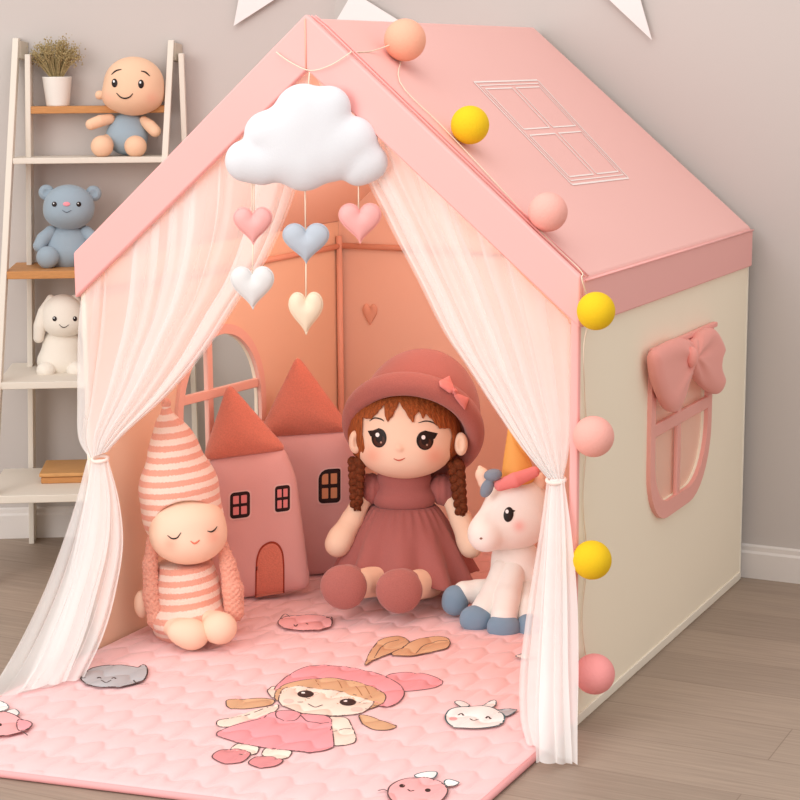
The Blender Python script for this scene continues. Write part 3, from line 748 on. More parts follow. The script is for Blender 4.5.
for pts in (((252, 176), (252, 214)), ((254, 176), (254, 214)), ((305, 185), (305.5, 232)), ((306, 258), (306, 300)), ((358.5, 178), (358.5, 212)), ((309.5, 72), (308, 90)), ((253, 243), (252.5, 274))):
    v, fc = tube_data([fg.L(a, b, 0) for a, b in pts], .75, 6); fg.obj('string', v, fc, m_cord)

# ------------------------------------------------------------------ ball garland
gp = []
gm = {'peach': mat('peach_cotton_ball', (248, 180, 152), .8, .25, 250), 'yellow': mat('yellow_cotton_ball', (240, 198, 30), .8, .25, 250), 'pink': mat('pink_cotton_ball', (246, 178, 166), .8, .25, 250), 'rose': mat('rose_cotton_ball', (246, 160, 158), .8, .25, 250)}
ga = empty('ball_garland', on_roof(405, 40).tolist(), 'string garland of pink, peach and yellow balls along the roof edge and right wall', 'garland')
g0 = np.array(ga.location); cp = []
for px, py, rp, surf, k_ in ((405, 40, 20, 'roof', 'peach'), (470, 125, 18.5, 'roof', 'yellow'), (548, 212, 19, 'roof', 'pink'), (596, 311, 18.5, 'wall', 'yellow'), (593.5, 436.5, 20, 'wall', 'pink'), (592, 560, 19, 'wall', 'yellow'), (594.5, 674, 19.5, 'wall', 'rose')):
    P = on_roof(px, py, .01) if surf == 'roof' else on(px, py, 0, HW+.01)
    r = rp*np.linalg.norm(P-_c)/FPX
    P = on_roof(px, py, r+.001) if surf == 'roof' else on(px, py, 0, HW+r*1.0+(.012 if py < 330 else .001))
    V, F = snet(ell((0, 0, 0), (20, 20, 20)), 1.6); mesh_obj('cotton_ball', V/20*r+P-g0, F, gm[k_], ga)['label'] = k_+' cotton ball'; cp.append((P, r))
pth = [on(276, 52, 1, -.022), on(290, 62, 1, -.024), on(310, 70.5, 1, -.024), on(331, 65, 1, -.024), on(350, 53, 1, -.02), on_roof(352, 52, .004), on_roof(372, 51, .004), cp[0][0]-[0, .01, 0]]
tube('cord', catmull(pth, 5)-g0, .0013, m_cord, ga, 6)
pth = [on_roof(405, 50, .004), on_roof(400, 82, .004), on_roof(440, 124, .004), on_roof(480, 166, .004), on_roof(520, 209, .004), on_roof(555, 246, .004), on_roof(581, 271, .006), on(582, 280, 0, HW+.014), on(590, 312, 0, HW+.014), on(584, 345, 0, HW+.014), on(585, 400, 0, HW+.004), on(587, 437, 0, HW+.004), on(583, 500, 0, HW+.004), on(587, 560, 0, HW+.004), on(582, 620, 0, HW+.004), on(588, 672, 0, HW+.004)]
tube('cord', catmull(pth, 5)-g0, .0013, m_cord, ga, 6)

# ------------------------------------------------------------------ bunting
bu = empty('pennant_bunting', W_(.9, .05, 1.6).tolist(), 'white triangular pennants on the wall above the tent', 'bunting'); b0 = np.array(bu.location)
m_flag = mat('white_pennant_cloth', (236, 232, 230), .85, .05, 200)
def flag(P3):
    P3 = np.array(P3); n = np.cross(P3[1]-P3[0], P3[2]-P3[0]); n /= np.linalg.norm(n); t = n*.0015
    bm = bmesh.new(); a = [bm.verts.new(p+t-b0) for p in P3]; b = [bm.verts.new(p-t-b0) for p in P3]
    bm.faces.new(a); bm.faces.new(b[::-1])
    for i in range(3): bm.faces.new((a[(i+1) % 3], a[i], b[i], b[(i+1) % 3]))
    bm_obj('pennant', bm, m_flag, bu)
f1 = [onp(px, py, A0+WN*.02, WN) for px, py in ((233.5, 26), (243, -24), (308, -22))]; flag(f1)
f2 = [on(px, py, 1, KY-.03) for px, py in ((353, -8), (324, 42), (440, 46))]; flag(f2)
f3 = [on(px, py, 1, KY-.02) for px, py in ((652, 40), (584, -24), (632, -30))]; flag(f3)
tube('bunting_cord', catmull([W_(-.2, .02, 1.62), f1[1], f1[2], f2[0], f3[1], f3[2], (1.2, KY-.02, 1.66)], 8)-b0, .002, m_cord, bu, 6)

# ------------------------------------------------------------------ ladder shelf
sh_ = empty('ladder_shelf', W_(.35, .2, 0).tolist(), 'cream ladder shelf with wood and white boards against the left wall', 'shelf'); s0 = np.array(sh_.location)
def nz(z): return .05+.33*(1.43-z)
def at_z(px, py):       # on the leaning front plane
    z = 1.0
    for _ in range(30): P = onW(px, py, nz(z)); z = .5*z+.5*P[2]
    return P
# front stiles
for (x0, y0, x1, y1) in ((15.5, 38, 3.6, 270), (171, 40, 164.5, 163)):
    T, Bq = at_z(x0, y0), at_z(x1, y1); d = (Bq-T)/(T[2]-Bq[2]); Bt = T+d*(T[2]-.0)
    w, dp = WA*.0085, WN*.045
    hexa('front_stile', [p-s0 for p in (T-w, T+w, T+w-dp, T-w-dp, Bt-w, Bt+w, Bt+w-dp, Bt-w-dp)], m_cream_paint, sh_)
RT = []
for (x0, y0, x1, y1) in ((27.5, 58, 31.5, 540), (181, 57, 190, 300)):
    T, Bq = onW(x0, y0, .085), onW(x1, y1, .085); d = (Bq-T)/(T[2]-Bq[2]); Bt = T+d*T[2]; RT.append((T, Bt))
    w, dp = WA*.0075, WN*.07; T = T+np.array([0, 0, .01])
    hexa('rear_post', [p-s0 for p in (T-w, T+w, T+w-dp, T-w-dp, Bt-w, Bt+w, Bt+w-dp, Bt-w-dp)], m_cream_paint, sh_)
for x in (15.5, 171):                                      # plates that join stile and post at the top
    T = at_z(x, 38.5 if x < 100 else 40.5); a = aW(T); z = T[2]
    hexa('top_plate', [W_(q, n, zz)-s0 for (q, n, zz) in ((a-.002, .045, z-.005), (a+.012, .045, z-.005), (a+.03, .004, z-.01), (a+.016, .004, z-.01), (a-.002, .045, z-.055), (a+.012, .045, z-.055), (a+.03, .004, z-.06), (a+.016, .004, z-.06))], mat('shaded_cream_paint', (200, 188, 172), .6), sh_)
def at_edge(px, py): return at_z(px, py)
aL, aR = aW(at_z(4, 262)), aW(at_z(164.5, 163))
SHZ = {}
def shelf(nm, ytop, thick, m, xl, xr, n1=None, n0=.012, xref=90, flare=0.0):
    P = at_edge(xref, ytop) if n1 is None else onW(xref, ytop, n1); z = P[2]; n1 = nz(z) if n1 is None else n1; SHZ[nm] = (z, n1)
    pts = [W_(a, n, zz)-s0 for a, n, zz in ((xl, n1, z), (xr, n1, z), (xr, n0, z), (xl, n0, z), (xl, n1, z-thick), (xr, n1, z-thick), (xr, n0, z-thick), (xl, n0, z-thick))]
    o = hexa('shelf_board', pts, m, sh_); o['label'] = 'wooden board' if m is m_wood else 'white board'
aLt = aW(at_z(12.5, 158))
shelf('plant', 106, .020, m_wood, aW(onW(27, 110, .08))+.001, aW(onW(167, 110, .08))-.004, n1=.082)
shelf('baby', 157.5, .016, m_cream_paint, aLt, aR)
shelf('bear', 270.5, .021, m_wood, aW(at_z(5, 270)), aR+.02)
shelf('bunny', 381, .019, m_cream_paint, aW(at_z(0, 385))-.01, aR+.03)
shelf('low', 494, .021, m_cream_paint, aW(at_z(-6, 495))-.02, aR+.04, n0=.10)
# box on the lowest board
zl = SHZ['low'][0]
P = onp(41, 484, (0, 0, zl), np.array([0, 0, 1.0])); al, nl = aW(P), (P-A0)@WN
wb = empty('wooden_box', W_(al+.10, nl-.09, zl).tolist(), 'flat wooden box lying on the lowest shelf board', 'box', math.atan2(WA[1], WA[0]))
box_obj('box_body', (-.10, -.09, 0), (.13, .08, .018), m_wood, wb); box_obj('lid', (-.104, -.094, .019), (.134, .084, .030), mat('honey_wood', (206, 154, 98), .5, .1, 40, .1, stretch=(1, 14, 1)), wb)

# ------------------------------------------------------------------ potted dried plant
zp, npl = SHZ['plant']
P = onp(58, 105.8, (0, 0, zp), np.array([0, 0, 1.0])); P = W_(aW(onW(58, 104.5, .048)), .048, zp)
pp = empty('potted_plant', P.tolist(), 'dried bushy plant in a small white pot on the top wooden board', 'plant'); sc_ = np.linalg.norm(P-_c)/FPX
m_pot = mat('white_ceramic', (236, 230, 222), .4)
prof = [(0, 0), (.98, 0), (1.02, .1), (1.28, 2.25), (1.30, 2.32), (1.24, 2.34), (1.18, 2.2), (1.1, 2.0), (0, 1.98)]
V, F = lathe_data([(r*11*sc_, z*12*sc_) for r, z in prof], 40); mesh_obj('pot', V, F, m_pot, pp)
parts = []; seeds = []
for i in range(190):
    th = rng.uniform(0, 2*PI); sp_ = rng.uniform(.1, 1)**.6; L_ = rng.uniform(24, 41)*sc_
    rr = 28*sc_*sp_; top = np.array([rr*math.cos(th), rr*math.sin(th)*.62, 25*sc_+L_*math.sqrt(max(.1, 1-.45*sp_**2))])
    b0_ = np.array([.3*rr*math.cos(th)*.5, .2*rr*math.sin(th)*.5, 24*sc_]); mid = (b0_+top)/2+np.array([0, 0, 4*sc_])+rng.normal(0, 1.2*sc_, 3)
    parts.append(tube_data(catmull([b0_, mid, top], 3), .35*sc_, 4))
    for k in range(6):
        q = top+rng.normal(0, 2.6*sc_, 3)-np.array([0, 0, k*.9*sc_]); r = rng.uniform(.5, 1.0)*sc_
        o = [q+r*np.array(d) for d in ((1, 0, 0), (-1, 0, 0), (0, 1, 0), (0, -1, 0), (0, 0, 1), (0, 0, -1))]
        parts.append((o, [(0, 2, 4), (2, 1, 4), (1, 3, 4), (3, 0, 4), (2, 0, 5), (1, 2, 5), (3, 1, 5), (0, 3, 5)]))
V, F = merge(parts); mesh_obj('foliage', V, F, mat('dried_olive_sprigs', (172, 152, 108), .9, 0, 200, .3), pp, smooth=False)

# ------------------------------------------------------------------ toys on the shelf
def on_shelf(key, px, py, back=.5):
    z, n1 = SHZ[key]; n = .015+(n1-.015)*back; P = onW(px, py, n); return W_(aW(P), n, z)
def baseY(B): return project(B)
def seated(name, label, cat, key, px, back):
    B = on_shelf(key, px, 300, back)
    for _ in range(4):
        q = project(B); B = B+WA*((px-q[0])*np.linalg.norm(B-_c)/FPX)
    q = project(B); return Fig(name, label, cat, (q[0], q[1]), B=B)
m_skin = mat('peach_doll_skin', (244, 206, 176), .75, .04, 400, attr='Col')
m_skin2 = mat('peach_doll_limb', (250, 220, 194), .75, .04, 400)
SK = (250, 222, 198)
# baby
g = seated('baby_doll', 'bald smiling plush baby doll in blue romper on the upper white shelf', 'doll', 'baby', 126, .36)
m_blue = mat('dusty_blue_jersey', (154, 172, 184), .9, .15, 350)
bv = 0
dy = g.by-156
hd = U(8, g.e(134, 84, 6, 30, 27, 26), g.e(133, 95, 8, 28, 20, 24), g.e(152, 97, 6, 9, 9, 14), g.e(113, 97, 8, 9, 9, 14))
hd = U(1.5, hd, g.e(99.5, 95, 2, 4.5, 4.5, 4), g.e(163, 97, 2, 4.5, 4.5, 4))
g.add('head', hd, m_skin, 1.1, blush=[(108, 96, 6, (246, 176, 150), .5), (152, 98, 6, (246, 176, 150), .5)], base=(238, 196, 164))
for a, b in ((114.5, 83), (141, 84)):
    g.multi('eye', hd, [(g.oval(a, b, 2.9, 4.4), m_black, .25, .8), (g.oval(a-.7, b-1.6, .9, 1.2), m_hi, 1.3, .1)])
g.stroke('eyebrow', hd, [(111.5, 74.5), (116, 70.8), (121.5, 69.3)], 1.7, m_black); g.stroke('eyebrow', hd, [(141, 71), (145.5, 72.2), (149.8, 76)], 1.7, m_black)
g.stroke('mouth', hd, [(116.5, 93), (120.5, 97), (125, 98.3), (129.5, 97), (132.8, 93.5)], 1.6, m_black)
m_babyskin = mat('baby_doll_limb', (238, 196, 164), .75, .04, 400)
bd = U(4, g.e(127, 136, 0, 21, 19, 17), g.e(128, 122, 0, 15, 9, 12)); g.add('romper', bd, m_blue, 1.2)
for pts, r in (([(110, 119, 4), (100, 121, 8), (91, 124.5, 10)], [5, 6, 5.5]), ([(144, 121, 5), (150, 126, 9), (155, 131, 12)], [5, 6.3, 6])): g.add('arm', g.ch(pts, r), m_babyskin, 1.1)
for a in (102, 135.5): g.add('leg', U(4, g.e(a, 146.5, 17, 11, 10.5, 11), cap(g.L(a+6 if a < 120 else a-4, 142, 4), g.L(a, 146, 14), 8, 9)), m_babyskin, 1.2)
# bear
g = seated('teddy_bear', 'blue grey plush bear with pink nose on the wooden shelf board', 'plush toy', 'bear', 68, .45)
m_bear = mat('blue_grey_plush', (152, 168, 180), .95, .25, 330, sheen=.3)
hd = U(4, g.e(69, 207, 5, 25.5, 22.5, 21), g.e(68, 213, 7, 23.5, 15, 19)); 
g.add('head', hd, m_bear, 1.2)
for a, b in ((46.5, 192.5), (93.5, 193.5)): g.add('ear', SUB(g.e(a, b, 0, 8, 8, 5), g.e(a, b, 6, 4.5, 4.5, 3), 1), m_bear, 1)
for a in (54.3, 78.8): g.multi('eye', hd, [(g.oval(a, 204.2, 2.5, 2.6), m_black, .2, .9), (g.oval(a-.7, 203.4, .6, .6), m_hi, 1.2, .1)])
g.multi('nose', hd, [(g.oval(66.5, 204, 3.6, 2.2), mat('pink_nose', (238, 150, 160), .6), .3, 1.2)])
g.stroke('mouth', hd, [(62, 210), (66.5, 212.4), (71.5, 210.2)], .8, mat('dark_grey_thread', (84, 92, 104), .7))
bd = U(6, g.e(67.5, 251, 0, 25, 20, 19), g.e(67.5, 238, 0, 20, 14, 15)); g.add('body', bd, m_bear, 1.3)
for pts in ([(51, 232, 4), (43, 239, 9), (39, 246, 12)], [(86, 232, 4), (92, 238, 8), (97, 246, 11)]): g.add('arm', g.ch(pts, [6.5, 6.8, 6]), m_bear, 1.1)
for a in (47.5, 86): g.add('leg', U(3, g.e(a, 257.5, 19, 11, 11, 9), cap(g.L(a+(6 if a < 60 else -6), 254, 6), g.L(a, 257, 16), 9, 9.5)), m_bear, 1.1)
# bunny
g = seated('bunny_plush', 'white plush bunny with long drooping ears on the white shelf board', 'plush toy', 'bunny', 61, .45)
m_bun = mat('ivory_plush', (236, 228, 216), .95, .25, 330, sheen=.3)
hd = U(5, g.e(63, 315, 5, 21.5, 21, 19), g.e(64, 323, 6, 20.5, 14, 18)); bd = U(9, g.e(60, 361, 0, 23, 18, 18), g.e(62, 343, 0, 19, 15, 15))
g.add('head', hd, m_bun, 1.2); g.add('body', bd, m_bun, 1.2)
for sg in (-1, 1): g.add('ear', U(2, g.ch([(63+sg*12, 299, 2), (63+sg*19, 312, 5), (63+sg*23, 326, 6), (63+sg*24.5, 338, 6)], [4.5, 6.2, 6.6, 5.2])), m_bun, 1)
for a in (54.6, 75): g.multi('eye', hd, [(g.oval(a, 318.8, 2.2, 2.5), m_black, .2, .9), (g.oval(a-.6, 318, .6, .6), m_hi, 1.2, .1)])
g.stroke('mouth', hd, [(59, 324.4), (62, 327), (65, 327.3), (69, 324.7)], .9, m_black)
for a in (46, 76): g.add('leg', U(3, g.e(a, 370.5, 16, 9.5, 8.5, 9), cap(g.L(a+(5 if a < 60 else -5), 366, 4), g.L(a, 370, 12), 8, 8)), m_bun, 1.1)

# ------------------------------------------------------------------ castle pillows
m_castle = mat('dusty_pink_plush', (234, 178, 173), .95, .18, 330, sheen=.3)
m_terra = mat('terracotta_fleece', (226, 136, 114), .95, .45, 260, .08, sheen=.4)
m_winline = mat('black_window_felt', (48, 30, 30), .8); m_glass = mat('tan_window_felt', (216, 150, 110), .85, .1, 300); m_glass2 = mat('rose_window_felt', (228, 140, 140), .85, .1, 300)
m_halo = mat('pale_stitch', (240, 196, 190), .8)
def rr_poly(cx, cy, w, h, r=.2, sk=0.0, n=5, only_top=None):
    out = []
    for sx, sy, a0 in ((1, 1, 0), (-1, 1, 90), (-1, -1, 180), (1, -1, 270)):
        q = min(w, h)*r
        if only_top is not None and sy == -1: q = min(w, h)*(only_top[0] if sx < 0 else only_top[1])
        for k in range(n):
            t = math.radians(a0+90*k/(n-1)); x = sx*(w/2-q)+q*math.cos(t); y = sy*(h/2-q)+q*math.sin(t)
            out.append((cx+x, cy+y+sk*x))
    return out
def castle(label, base, body, roof, wins, door, T, tilt):
    g = Fig('castle_pillow', label, 'pillow', base)
    def loc(pts, sub=1): P = [g.L(a, b, 0)[[0, 2]] for a, b in pts]; return np.array(P) if sub == 0 else catmull(P, sub, True)
    def rounded(pts, r=6):
        P = np.array(pts, float); out = []
        for i in range(len(P)):
            a, b, c = P[i-1], P[i], P[(i+1) % len(P)]; u, w = (a-b)/np.linalg.norm(a-b), (c-b)/np.linalg.norm(c-b)
            out += [b+u*r, b+(u+w)*r*.25, b+w*r]
        return out
    fb = cushion(loc(rounded(body), 0), T, 30, 0, 1, tilt); fr = cushion(loc(rounded(roof, 7), 0), T*1.05, 30, -1.5, 1.2, tilt)
    g.add('pillow_body', fb, m_castle, 2.0, smooth=14, newton=0); g.add('pillow_roof', fr, m_terra, 2.0, smooth=20, newton=0)
    for (cx, cy, w, h, sk, top, gm_) in wins:
        L = [(rr_poly(cx, cy, w+3, h+3, .2, sk, only_top=top), m_halo, .4, 0), (rr_poly(cx, cy, w, h, .2, sk, only_top=top), m_winline, .8, 0)]
        for sx in (-1, 1):
            for sy in (-1, 1):
                L.append((rr_poly(cx+sx*w*.2, cy+sy*h*.21+sk*sx*w*.2, w*.29, h*.31, .12, sk, only_top=((top[0]*1.2 if sx < 0 else .1), .1) if (top and sy < 0) else None), gm_, 1.2, 0))
        g.multi('pillow_window', fb, L)
    if door:
        g.multi('pillow_door', fb, [(door, mat('rust_stitch', (170, 70, 52), .9), .5, 0), ([(np.mean([p[0] for p in door])+(a-np.mean([p[0] for p in door]))*.9, 594-(594-b)*.96) for a, b in door], m_terra, 1.0, 1.2)])
    return g
dr = [(255, 597.5)]+catmull([(255.5, 572), (256.5, 558), (261, 547), (270, 541.5), (278, 543.5), (283, 552), (284.5, 566)], 5).tolist()+[(284.5, 593)]
castle('front castle pillow with arched door, two windows and terracotta pointed roof', (262, 597),
       [(208, 462), (285, 451), (297, 480), (311, 584), (308, 589), (212, 602)], [(227.5, 386), (200, 466), (290, 455)],
       [(240, 505, 20, 26, -.12, None, m_glass2), (282.5, 498.5, 15, 26, -.12, None, m_glass2)], dr, 14, .16)
castle('taller castle pillow behind the other, one window and terracotta roof', (312, 574),
       [(266, 436), (350, 430), (363, 470), (366, 570), (280, 578)], [(297, 357), (255, 442), (356, 436)],
       [(329.5, 486, 22, 34, -.06, (.45, .1), m_glass)], None, 14, .13)

# ------------------------------------------------------------------ sleeping elf doll
g = Fig('sleeping_doll', 'sleeping doll in coral striped pointed hat and dress by the left wall', 'doll', (186, 632))
m_str = stripe_mat('coral_stripe_knit', (250, 222, 206), (240, 170, 148), .0268, -.10)
m_knit = mat('coral_chunky_knit', (240, 172, 150), .95, .8, 220, .1, sheen=.3)
m_elf = mat('pale_doll_skin', (250, 216, 190), .75, .04, 400, attr='Col'); m_elf2 = mat('pale_doll_limb', (248, 212, 186), .75, .05, 400)
face = U(6, g.e(188, 531, 15, 38.5, 32.5, 33), g.e(189, 538, 16, 35, 23, 31), g.e(188, 519, 15, 34, 22, 31))
hat = U(14, g.ch([(166, 405, 0), (167, 424, 0), (171, 446, 0)], [3.5, 9, 17], 6), g.e(179, 490, 0, 40, 42, 35), g.e(184, 520, 0, 40, 30, 33), g.e(175, 455, 0, 24, 34, 24))
hat = SUB(hat, g.e(188.5, 532, 45, 35.5, 29, 60), 1.5)
g.add('hat', hat, m_str, 1.5); g.add('hat_tip', g.e(166, 403, 0, 5, 5, 5), m_knit, 1)
g.add('head', face, m_elf, 1.5, blush=[(170, 544, 8, (246, 166, 140), .6), (213, 537, 7, (246, 166, 140), .55)], base=(250, 216, 190))
for pts in ([(167.5, 535.5), (172, 538.5), (177, 537.8), (181, 532.6)], [(207.5, 531), (211, 531.8), (214.5, 530), (217.2, 526.5)]): g.stroke('closed_eye', face, pts, 1.5, m_black)
g.stroke('mouth', face, [(190.5, 541), (194, 543.4), (197, 542.2), (199.5, 540)], 1.8, mat('coral_thread', (232, 130, 104), .8))
dress = U(6, g.ch([(185, 560, 2), (187, 590, 2), (188, 615, 3)], [27, 33, 38], 6), g.e(188, 618, 16, 38, 18, 36)); dress = INT(dress, half(g.L(186, 634, 0), (0, 0, -1)), 2)
dress = INT(dress, half(g.L(186, 562, 0), (0, 0, 1)), 3)
g.add('dress', dress, m_str, 1.6)
bumps = lambda p: np.sin(p[..., 0]*.9)*np.sin(p[..., 1]*.9)*np.sin(p[..., 2]*1.05)
g.add('knitted_scarf', DISP(g.ch([(153, 540, 10), (150, 565, 14), (151, 595, 18), (156, 620, 24), (160, 627, 26)], [6, 7, 8, 8, 6], 3), bumps, 1.3), m_knit, 1.2)
g.add('knitted_scarf', DISP(g.ch([(221, 540, 10), (228, 565, 14), (233, 590, 16), (234, 612, 18)], [5, 8, 10, 10], 3), bumps, 1.3), m_knit, 1.2)
g.add('hand', g.e(142, 604, 10, 8, 14, 9), m_elf2, 1.2)
g.add('leg', U(4, g.ch([(172, 626, 38), (184, 631, 50), (192, 634.5, 60)], [10, 13, 15]), g.e(188, 633.5, 60, 20.5, 14, 15, (0, 14, 0))), m_elf2, 1.4)
g.add('leg', U(4, g.ch([(208, 621, 34), (217, 625, 50), (221, 628.5, 60)], [11, 14, 14.5]), g.e(219, 628, 60, 17, 15, 14, (0, -12, 0))), m_elf2, 1.4)

# ------------------------------------------------------------------ big doll
g = Fig('rag_doll', 'big doll with brown braids, dusty rose hat and dress', 'doll', (404, 592))
m_rose = mat('dusty_rose_wool', (178, 110, 102), .95, .35, 330, .07, sheen=.3)
m_dress = mat('dusty_rose_cotton', (172, 105, 100), .9, .2, 420, .04, sheen=.15)
m_hair = mat('chestnut_yarn_hair', (160, 88, 44), .6, .6, 70, .4, stretch=(4, 4, .35))
m_braid = mat('dark_chestnut_yarn', (112, 56, 28), .75, .8, 160, .3)
m_iris = mat('dark_brown_iris', (74, 44, 34), .35)
head = U(10, g.e(405, 428, 8, 51, 43, 44), g.e(405, 446, 12, 48, 31, 41)); head = U(2, head, g.e(400, 448, 50, 4, 3.5, 6))
g.add('head', head, m_skin, 1.6, blush=[(372, 455, 9, (246, 164, 136), .55), (434, 456, 10, (246, 164, 136), .6), (400, 448, 5, (240, 170, 140), .35)], base=SK)
for a, b, sg in ((355.5, 442, -1), (461, 444, 1)):
    ear = SUB(g.e(a, b, 27, 6.5, 11.5, 6), g.e(a-sg*1, b, 33, 3, 7, 3), 2); g.add('ear', ear, m_skin2, 1.1)
for a, b, w, sg in ((379, 438, 7.6, -1), (425, 440.5, 8.6, 1)):
    h_ = 9.6
    lash = [(a-sg*w*.8, b-h_*.6), (a, b-h_*1.05), (a+sg*w*.75, b-h_*.8), (a+sg*w*1.5, b-h_*.75), (a+sg*w*1.15, b-h_*.2), (a+sg*w*.6, b), (a-sg*w*.5, b)]
    g.multi('eye', head, [(g.oval(a, b, w, h_), m_black, .3, .3), (lash, m_black, .35, 0), (g.oval(a+.3, b+2.6, w*.72, h_*.6), m_iris, .9, .2), (g.oval(a, b, w*.45, h_*.5), m_black, 1.3, .1), (g.oval(a-1.6, b-3.2, 2, 2.2), m_hi, 1.7, .2), (g.oval(a+2, b+4.4, 1, 1), mat('soft_glint', (190, 150, 130), .4), 1.7, .1)])
g.stroke('eyebrow', head, [(369.5, 421), (374.5, 418), (381, 419.2), (384, 421.2)], 1.4, m_black); g.stroke('eyebrow', head, [(418.5, 422.8), (426, 421), (433, 422.6), (437, 425.5)], 1.4, m_black)
g.stroke('mouth', head, [(393.5, 458.6), (397.5, 460.2), (401, 460), (405, 458)], 1.5, mat('rose_thread', (206, 110, 90), .8))
# hair: a cap with a fringe cut open around the face
fringe = Z(330, 340, 5, [(158, 480), (162, 404), (205, 402), (240, 366), (268, 332), (272, 380), (290, 408), (318, 372), (345, 316), (378, 362), (408, 406), (416, 412), (424, 380), (445, 356), (462, 396), (480, 372), (520, 412), (545, 446), (606, 456), (614, 500), (570, 690), (400, 730), (215, 690)])
fp = np.array([g.L(a, b, 46)[[0, 2]] for a, b in fringe])
hair = INT(SUB(GROW(U(10, g.e(405, 427, 4, 51, 43, 46), g.e(405, 440, 4, 49, 31, 40)), 4.0), extr(fp, -200, -6), 1.0), half(g.L(405, 466, 0), (0, -.1, -1)), 2)
g.add('hair', DISP(hair, lambda p: np.sin(1.25*p[..., 0]+.06*p[..., 2]), .25), m_hair, 1.25, smooth=1)
def braid(cx0, cy0, cx1, cy1, v):
    parts = []; t = np.linspace(0, 1, 50)
    for k in range(3):
        ph = 2*PI*k/3; w = 2*PI*2.1*t+ph; env = 4.6*(1-.3*t)
        P = np.array([g.L(cx0+(cx1-cx0)*q, cy0+(cy1-cy0)*q, v)+np.array([e_*math.sin(a), -e_*.8*math.sin(2*a), 0]) for q, a, e_ in zip(t, w, env)])
        parts.append(tube_data(P, 4.9*(1-.28*t)*(1+.06*np.sin(40*t)), 10))
    for k in range(9):
        a = 2*PI*k/9; r = 2.6
        P0 = g.L(cx1+r*.5*math.cos(a), cy1-3, v+r*.5*math.sin(a)); P1 = g.L(cx1+1+r*1.3*math.cos(a), cy1+6, v+r*1.2*math.sin(a)); parts.append(tube_data([P0, (P0+P1)/2, P1], [1.6, 1.7, .6], 6))
    V, F = merge(parts); return g.obj('braid', V, F, m_braid)
braid(357, 460, 356.5, 505, 20); braid(456, 462, 461.5, 513, 20)
# hat
ax_ = np.array([.15, .80, .58]); ax_ /= np.linalg.norm(ax_); hc = g.L(413, 427.5, 4); cc = g.L(418, 425, 2)+ax_*10
z_ = ax_; x_ = np.cross([0, -1, 0], z_); x_ /= np.linalg.norm(x_); y_ = np.cross(z_, x_); Rh = np.stack([x_, y_, z_], 1)
crown = INT(ell(cc, (60, 60, 76), Rh), half(hc+ax_*2, -ax_), 2)
brim = torus(hc, ax_, 61, 9.5, .72)
g.add('hat_crown', crown, m_rose, 2.0); g.add('hat_brim', brim, m_rose, 1.8)
hb = g.add('hat_bow', U(1.5, *[U(3, g.e(449, 383, 66, 6, 6, 4), g.e(445, 381, 66, 4, 4, 3)), g.e(454.5, 391.5, 66, 3, 3.2, 4), U(3, g.e(461, 399, 62, 6, 6.5, 4), g.e(466, 402, 61, 3.5, 5, 3)), cap(g.L(449, 377, 65), g.L(443, 385.5, 66), 2.2, 2), cap(g.L(468, 398, 61), g.L(463, 408, 61), 2.2, 2)]) if False else
    U(.8, cushion([g.L(a, b)[[0, 2]] for a, b in Z(330, 340, 5, [(545, 205), (598, 178), (612, 215), (628, 258), (600, 268), (575, 250), (548, 232)])], 2.4, 5, -72, .6),
      cushion([g.L(a, b)[[0, 2]] for a, b in Z(330, 340, 5, [(615, 275), (625, 262), (660, 275), (697, 290), (685, 322), (675, 352), (645, 318)])], 2.4, 5, -66, .6)) , mat('rose_satin_bow', (226, 146, 142), .6), .8)
# place the bow on the hat band: drop its points back on to the brim and crown
me = hb.data; co = np.empty(len(me.vertices)*3); me.vertices.foreach_get('co', co); co = co.reshape(-1, 3)/g.s
scr_ = g.scr(co*[1, 0, 1]); surf = g.cast(U(0, crown, brim), scr_)
off = np.where(scr_[:, 0] < 454, -72, -66); rel = -(co[:, 1]-off)
new = np.array([g.L(a, b, v+2.2+r) for (a, b), v, r in zip(scr_, surf, rel)])
me.vertices.foreach_set('co', (new*g.s).ravel()); me.update()
kq = g.cast(U(0, crown, brim), [(454.5, 391.5)])[0]; g.add('bow_knot', g.e(454.5, 391.5, kq+3, 3, 3, 3), MATS['rose_satin_bow'], .8, parent=hb)
# dress
bod = U(6, g.e(404, 478, 4, 27, 16, 20), g.e(404, 497, 4, 32, 18, 24)); bod = INT(bod, half(g.L(404, 507, 10), (0, 0, -1)), 1)
g.add('dress_bodice', bod, m_dress, 1.6)
g.add('sleeve', DISP(g.e(370, 489, 2, 14, 16, 14, (0, 20, 0)), lambda p: np.sin(p[..., 0]*.9), .4), m_dress, 1.4); g.add('sleeve', DISP(g.e(443, 490, 2, 14, 16, 14, (0, -20, 0)), lambda p: np.sin(p[..., 0]*.9), .4), m_dress, 1.4)
nt2, nth = 26, 160; V = []
for j in range(nt2):
    t = max(0, j-1)/(nt2-2)
    for i in range(nth):
        th = 2*PI*i/nth; fx, fy = math.cos(th), math.sin(th)       # fy<0 towards the viewer
        rx = 31+(69-31)*t**.75; rv = (23+((84 if fy < 0 else 60)-23)*t**.8)
        w = (.03*math.sin(26*th)*max(0, 1-t*2.5)+(.02+.085*t)*math.sin(11*th+.8*math.sin(2*th)+.5)*min(1, t*2))
        r = 1+w
        zt = (592-503)/.984; front = max(0, -fy)
        zb = 20+(8-9*fx)*front**1.2+2.5*math.sin(5*th+1)-14*max(0, fy)
        if j == 0: r *= .82
        V.append((rx*r*fx, rv*r*fy*1.0-4, zt+(zb-zt)*t**.95))
zt = V[0][2]
F = [(j*nth+i, (j+1)*nth+i, (j+1)*nth+(i+1) % nth, j*nth+(i+1) % nth) for j in range(nt2-1) for i in range(nth)]
sk = g.obj('dress_skirt', V, F, m_dress); md = sk.modifiers.new('cloth', 'SOLIDIFY'); md.thickness = 1.6*g.s; md.offset = -1
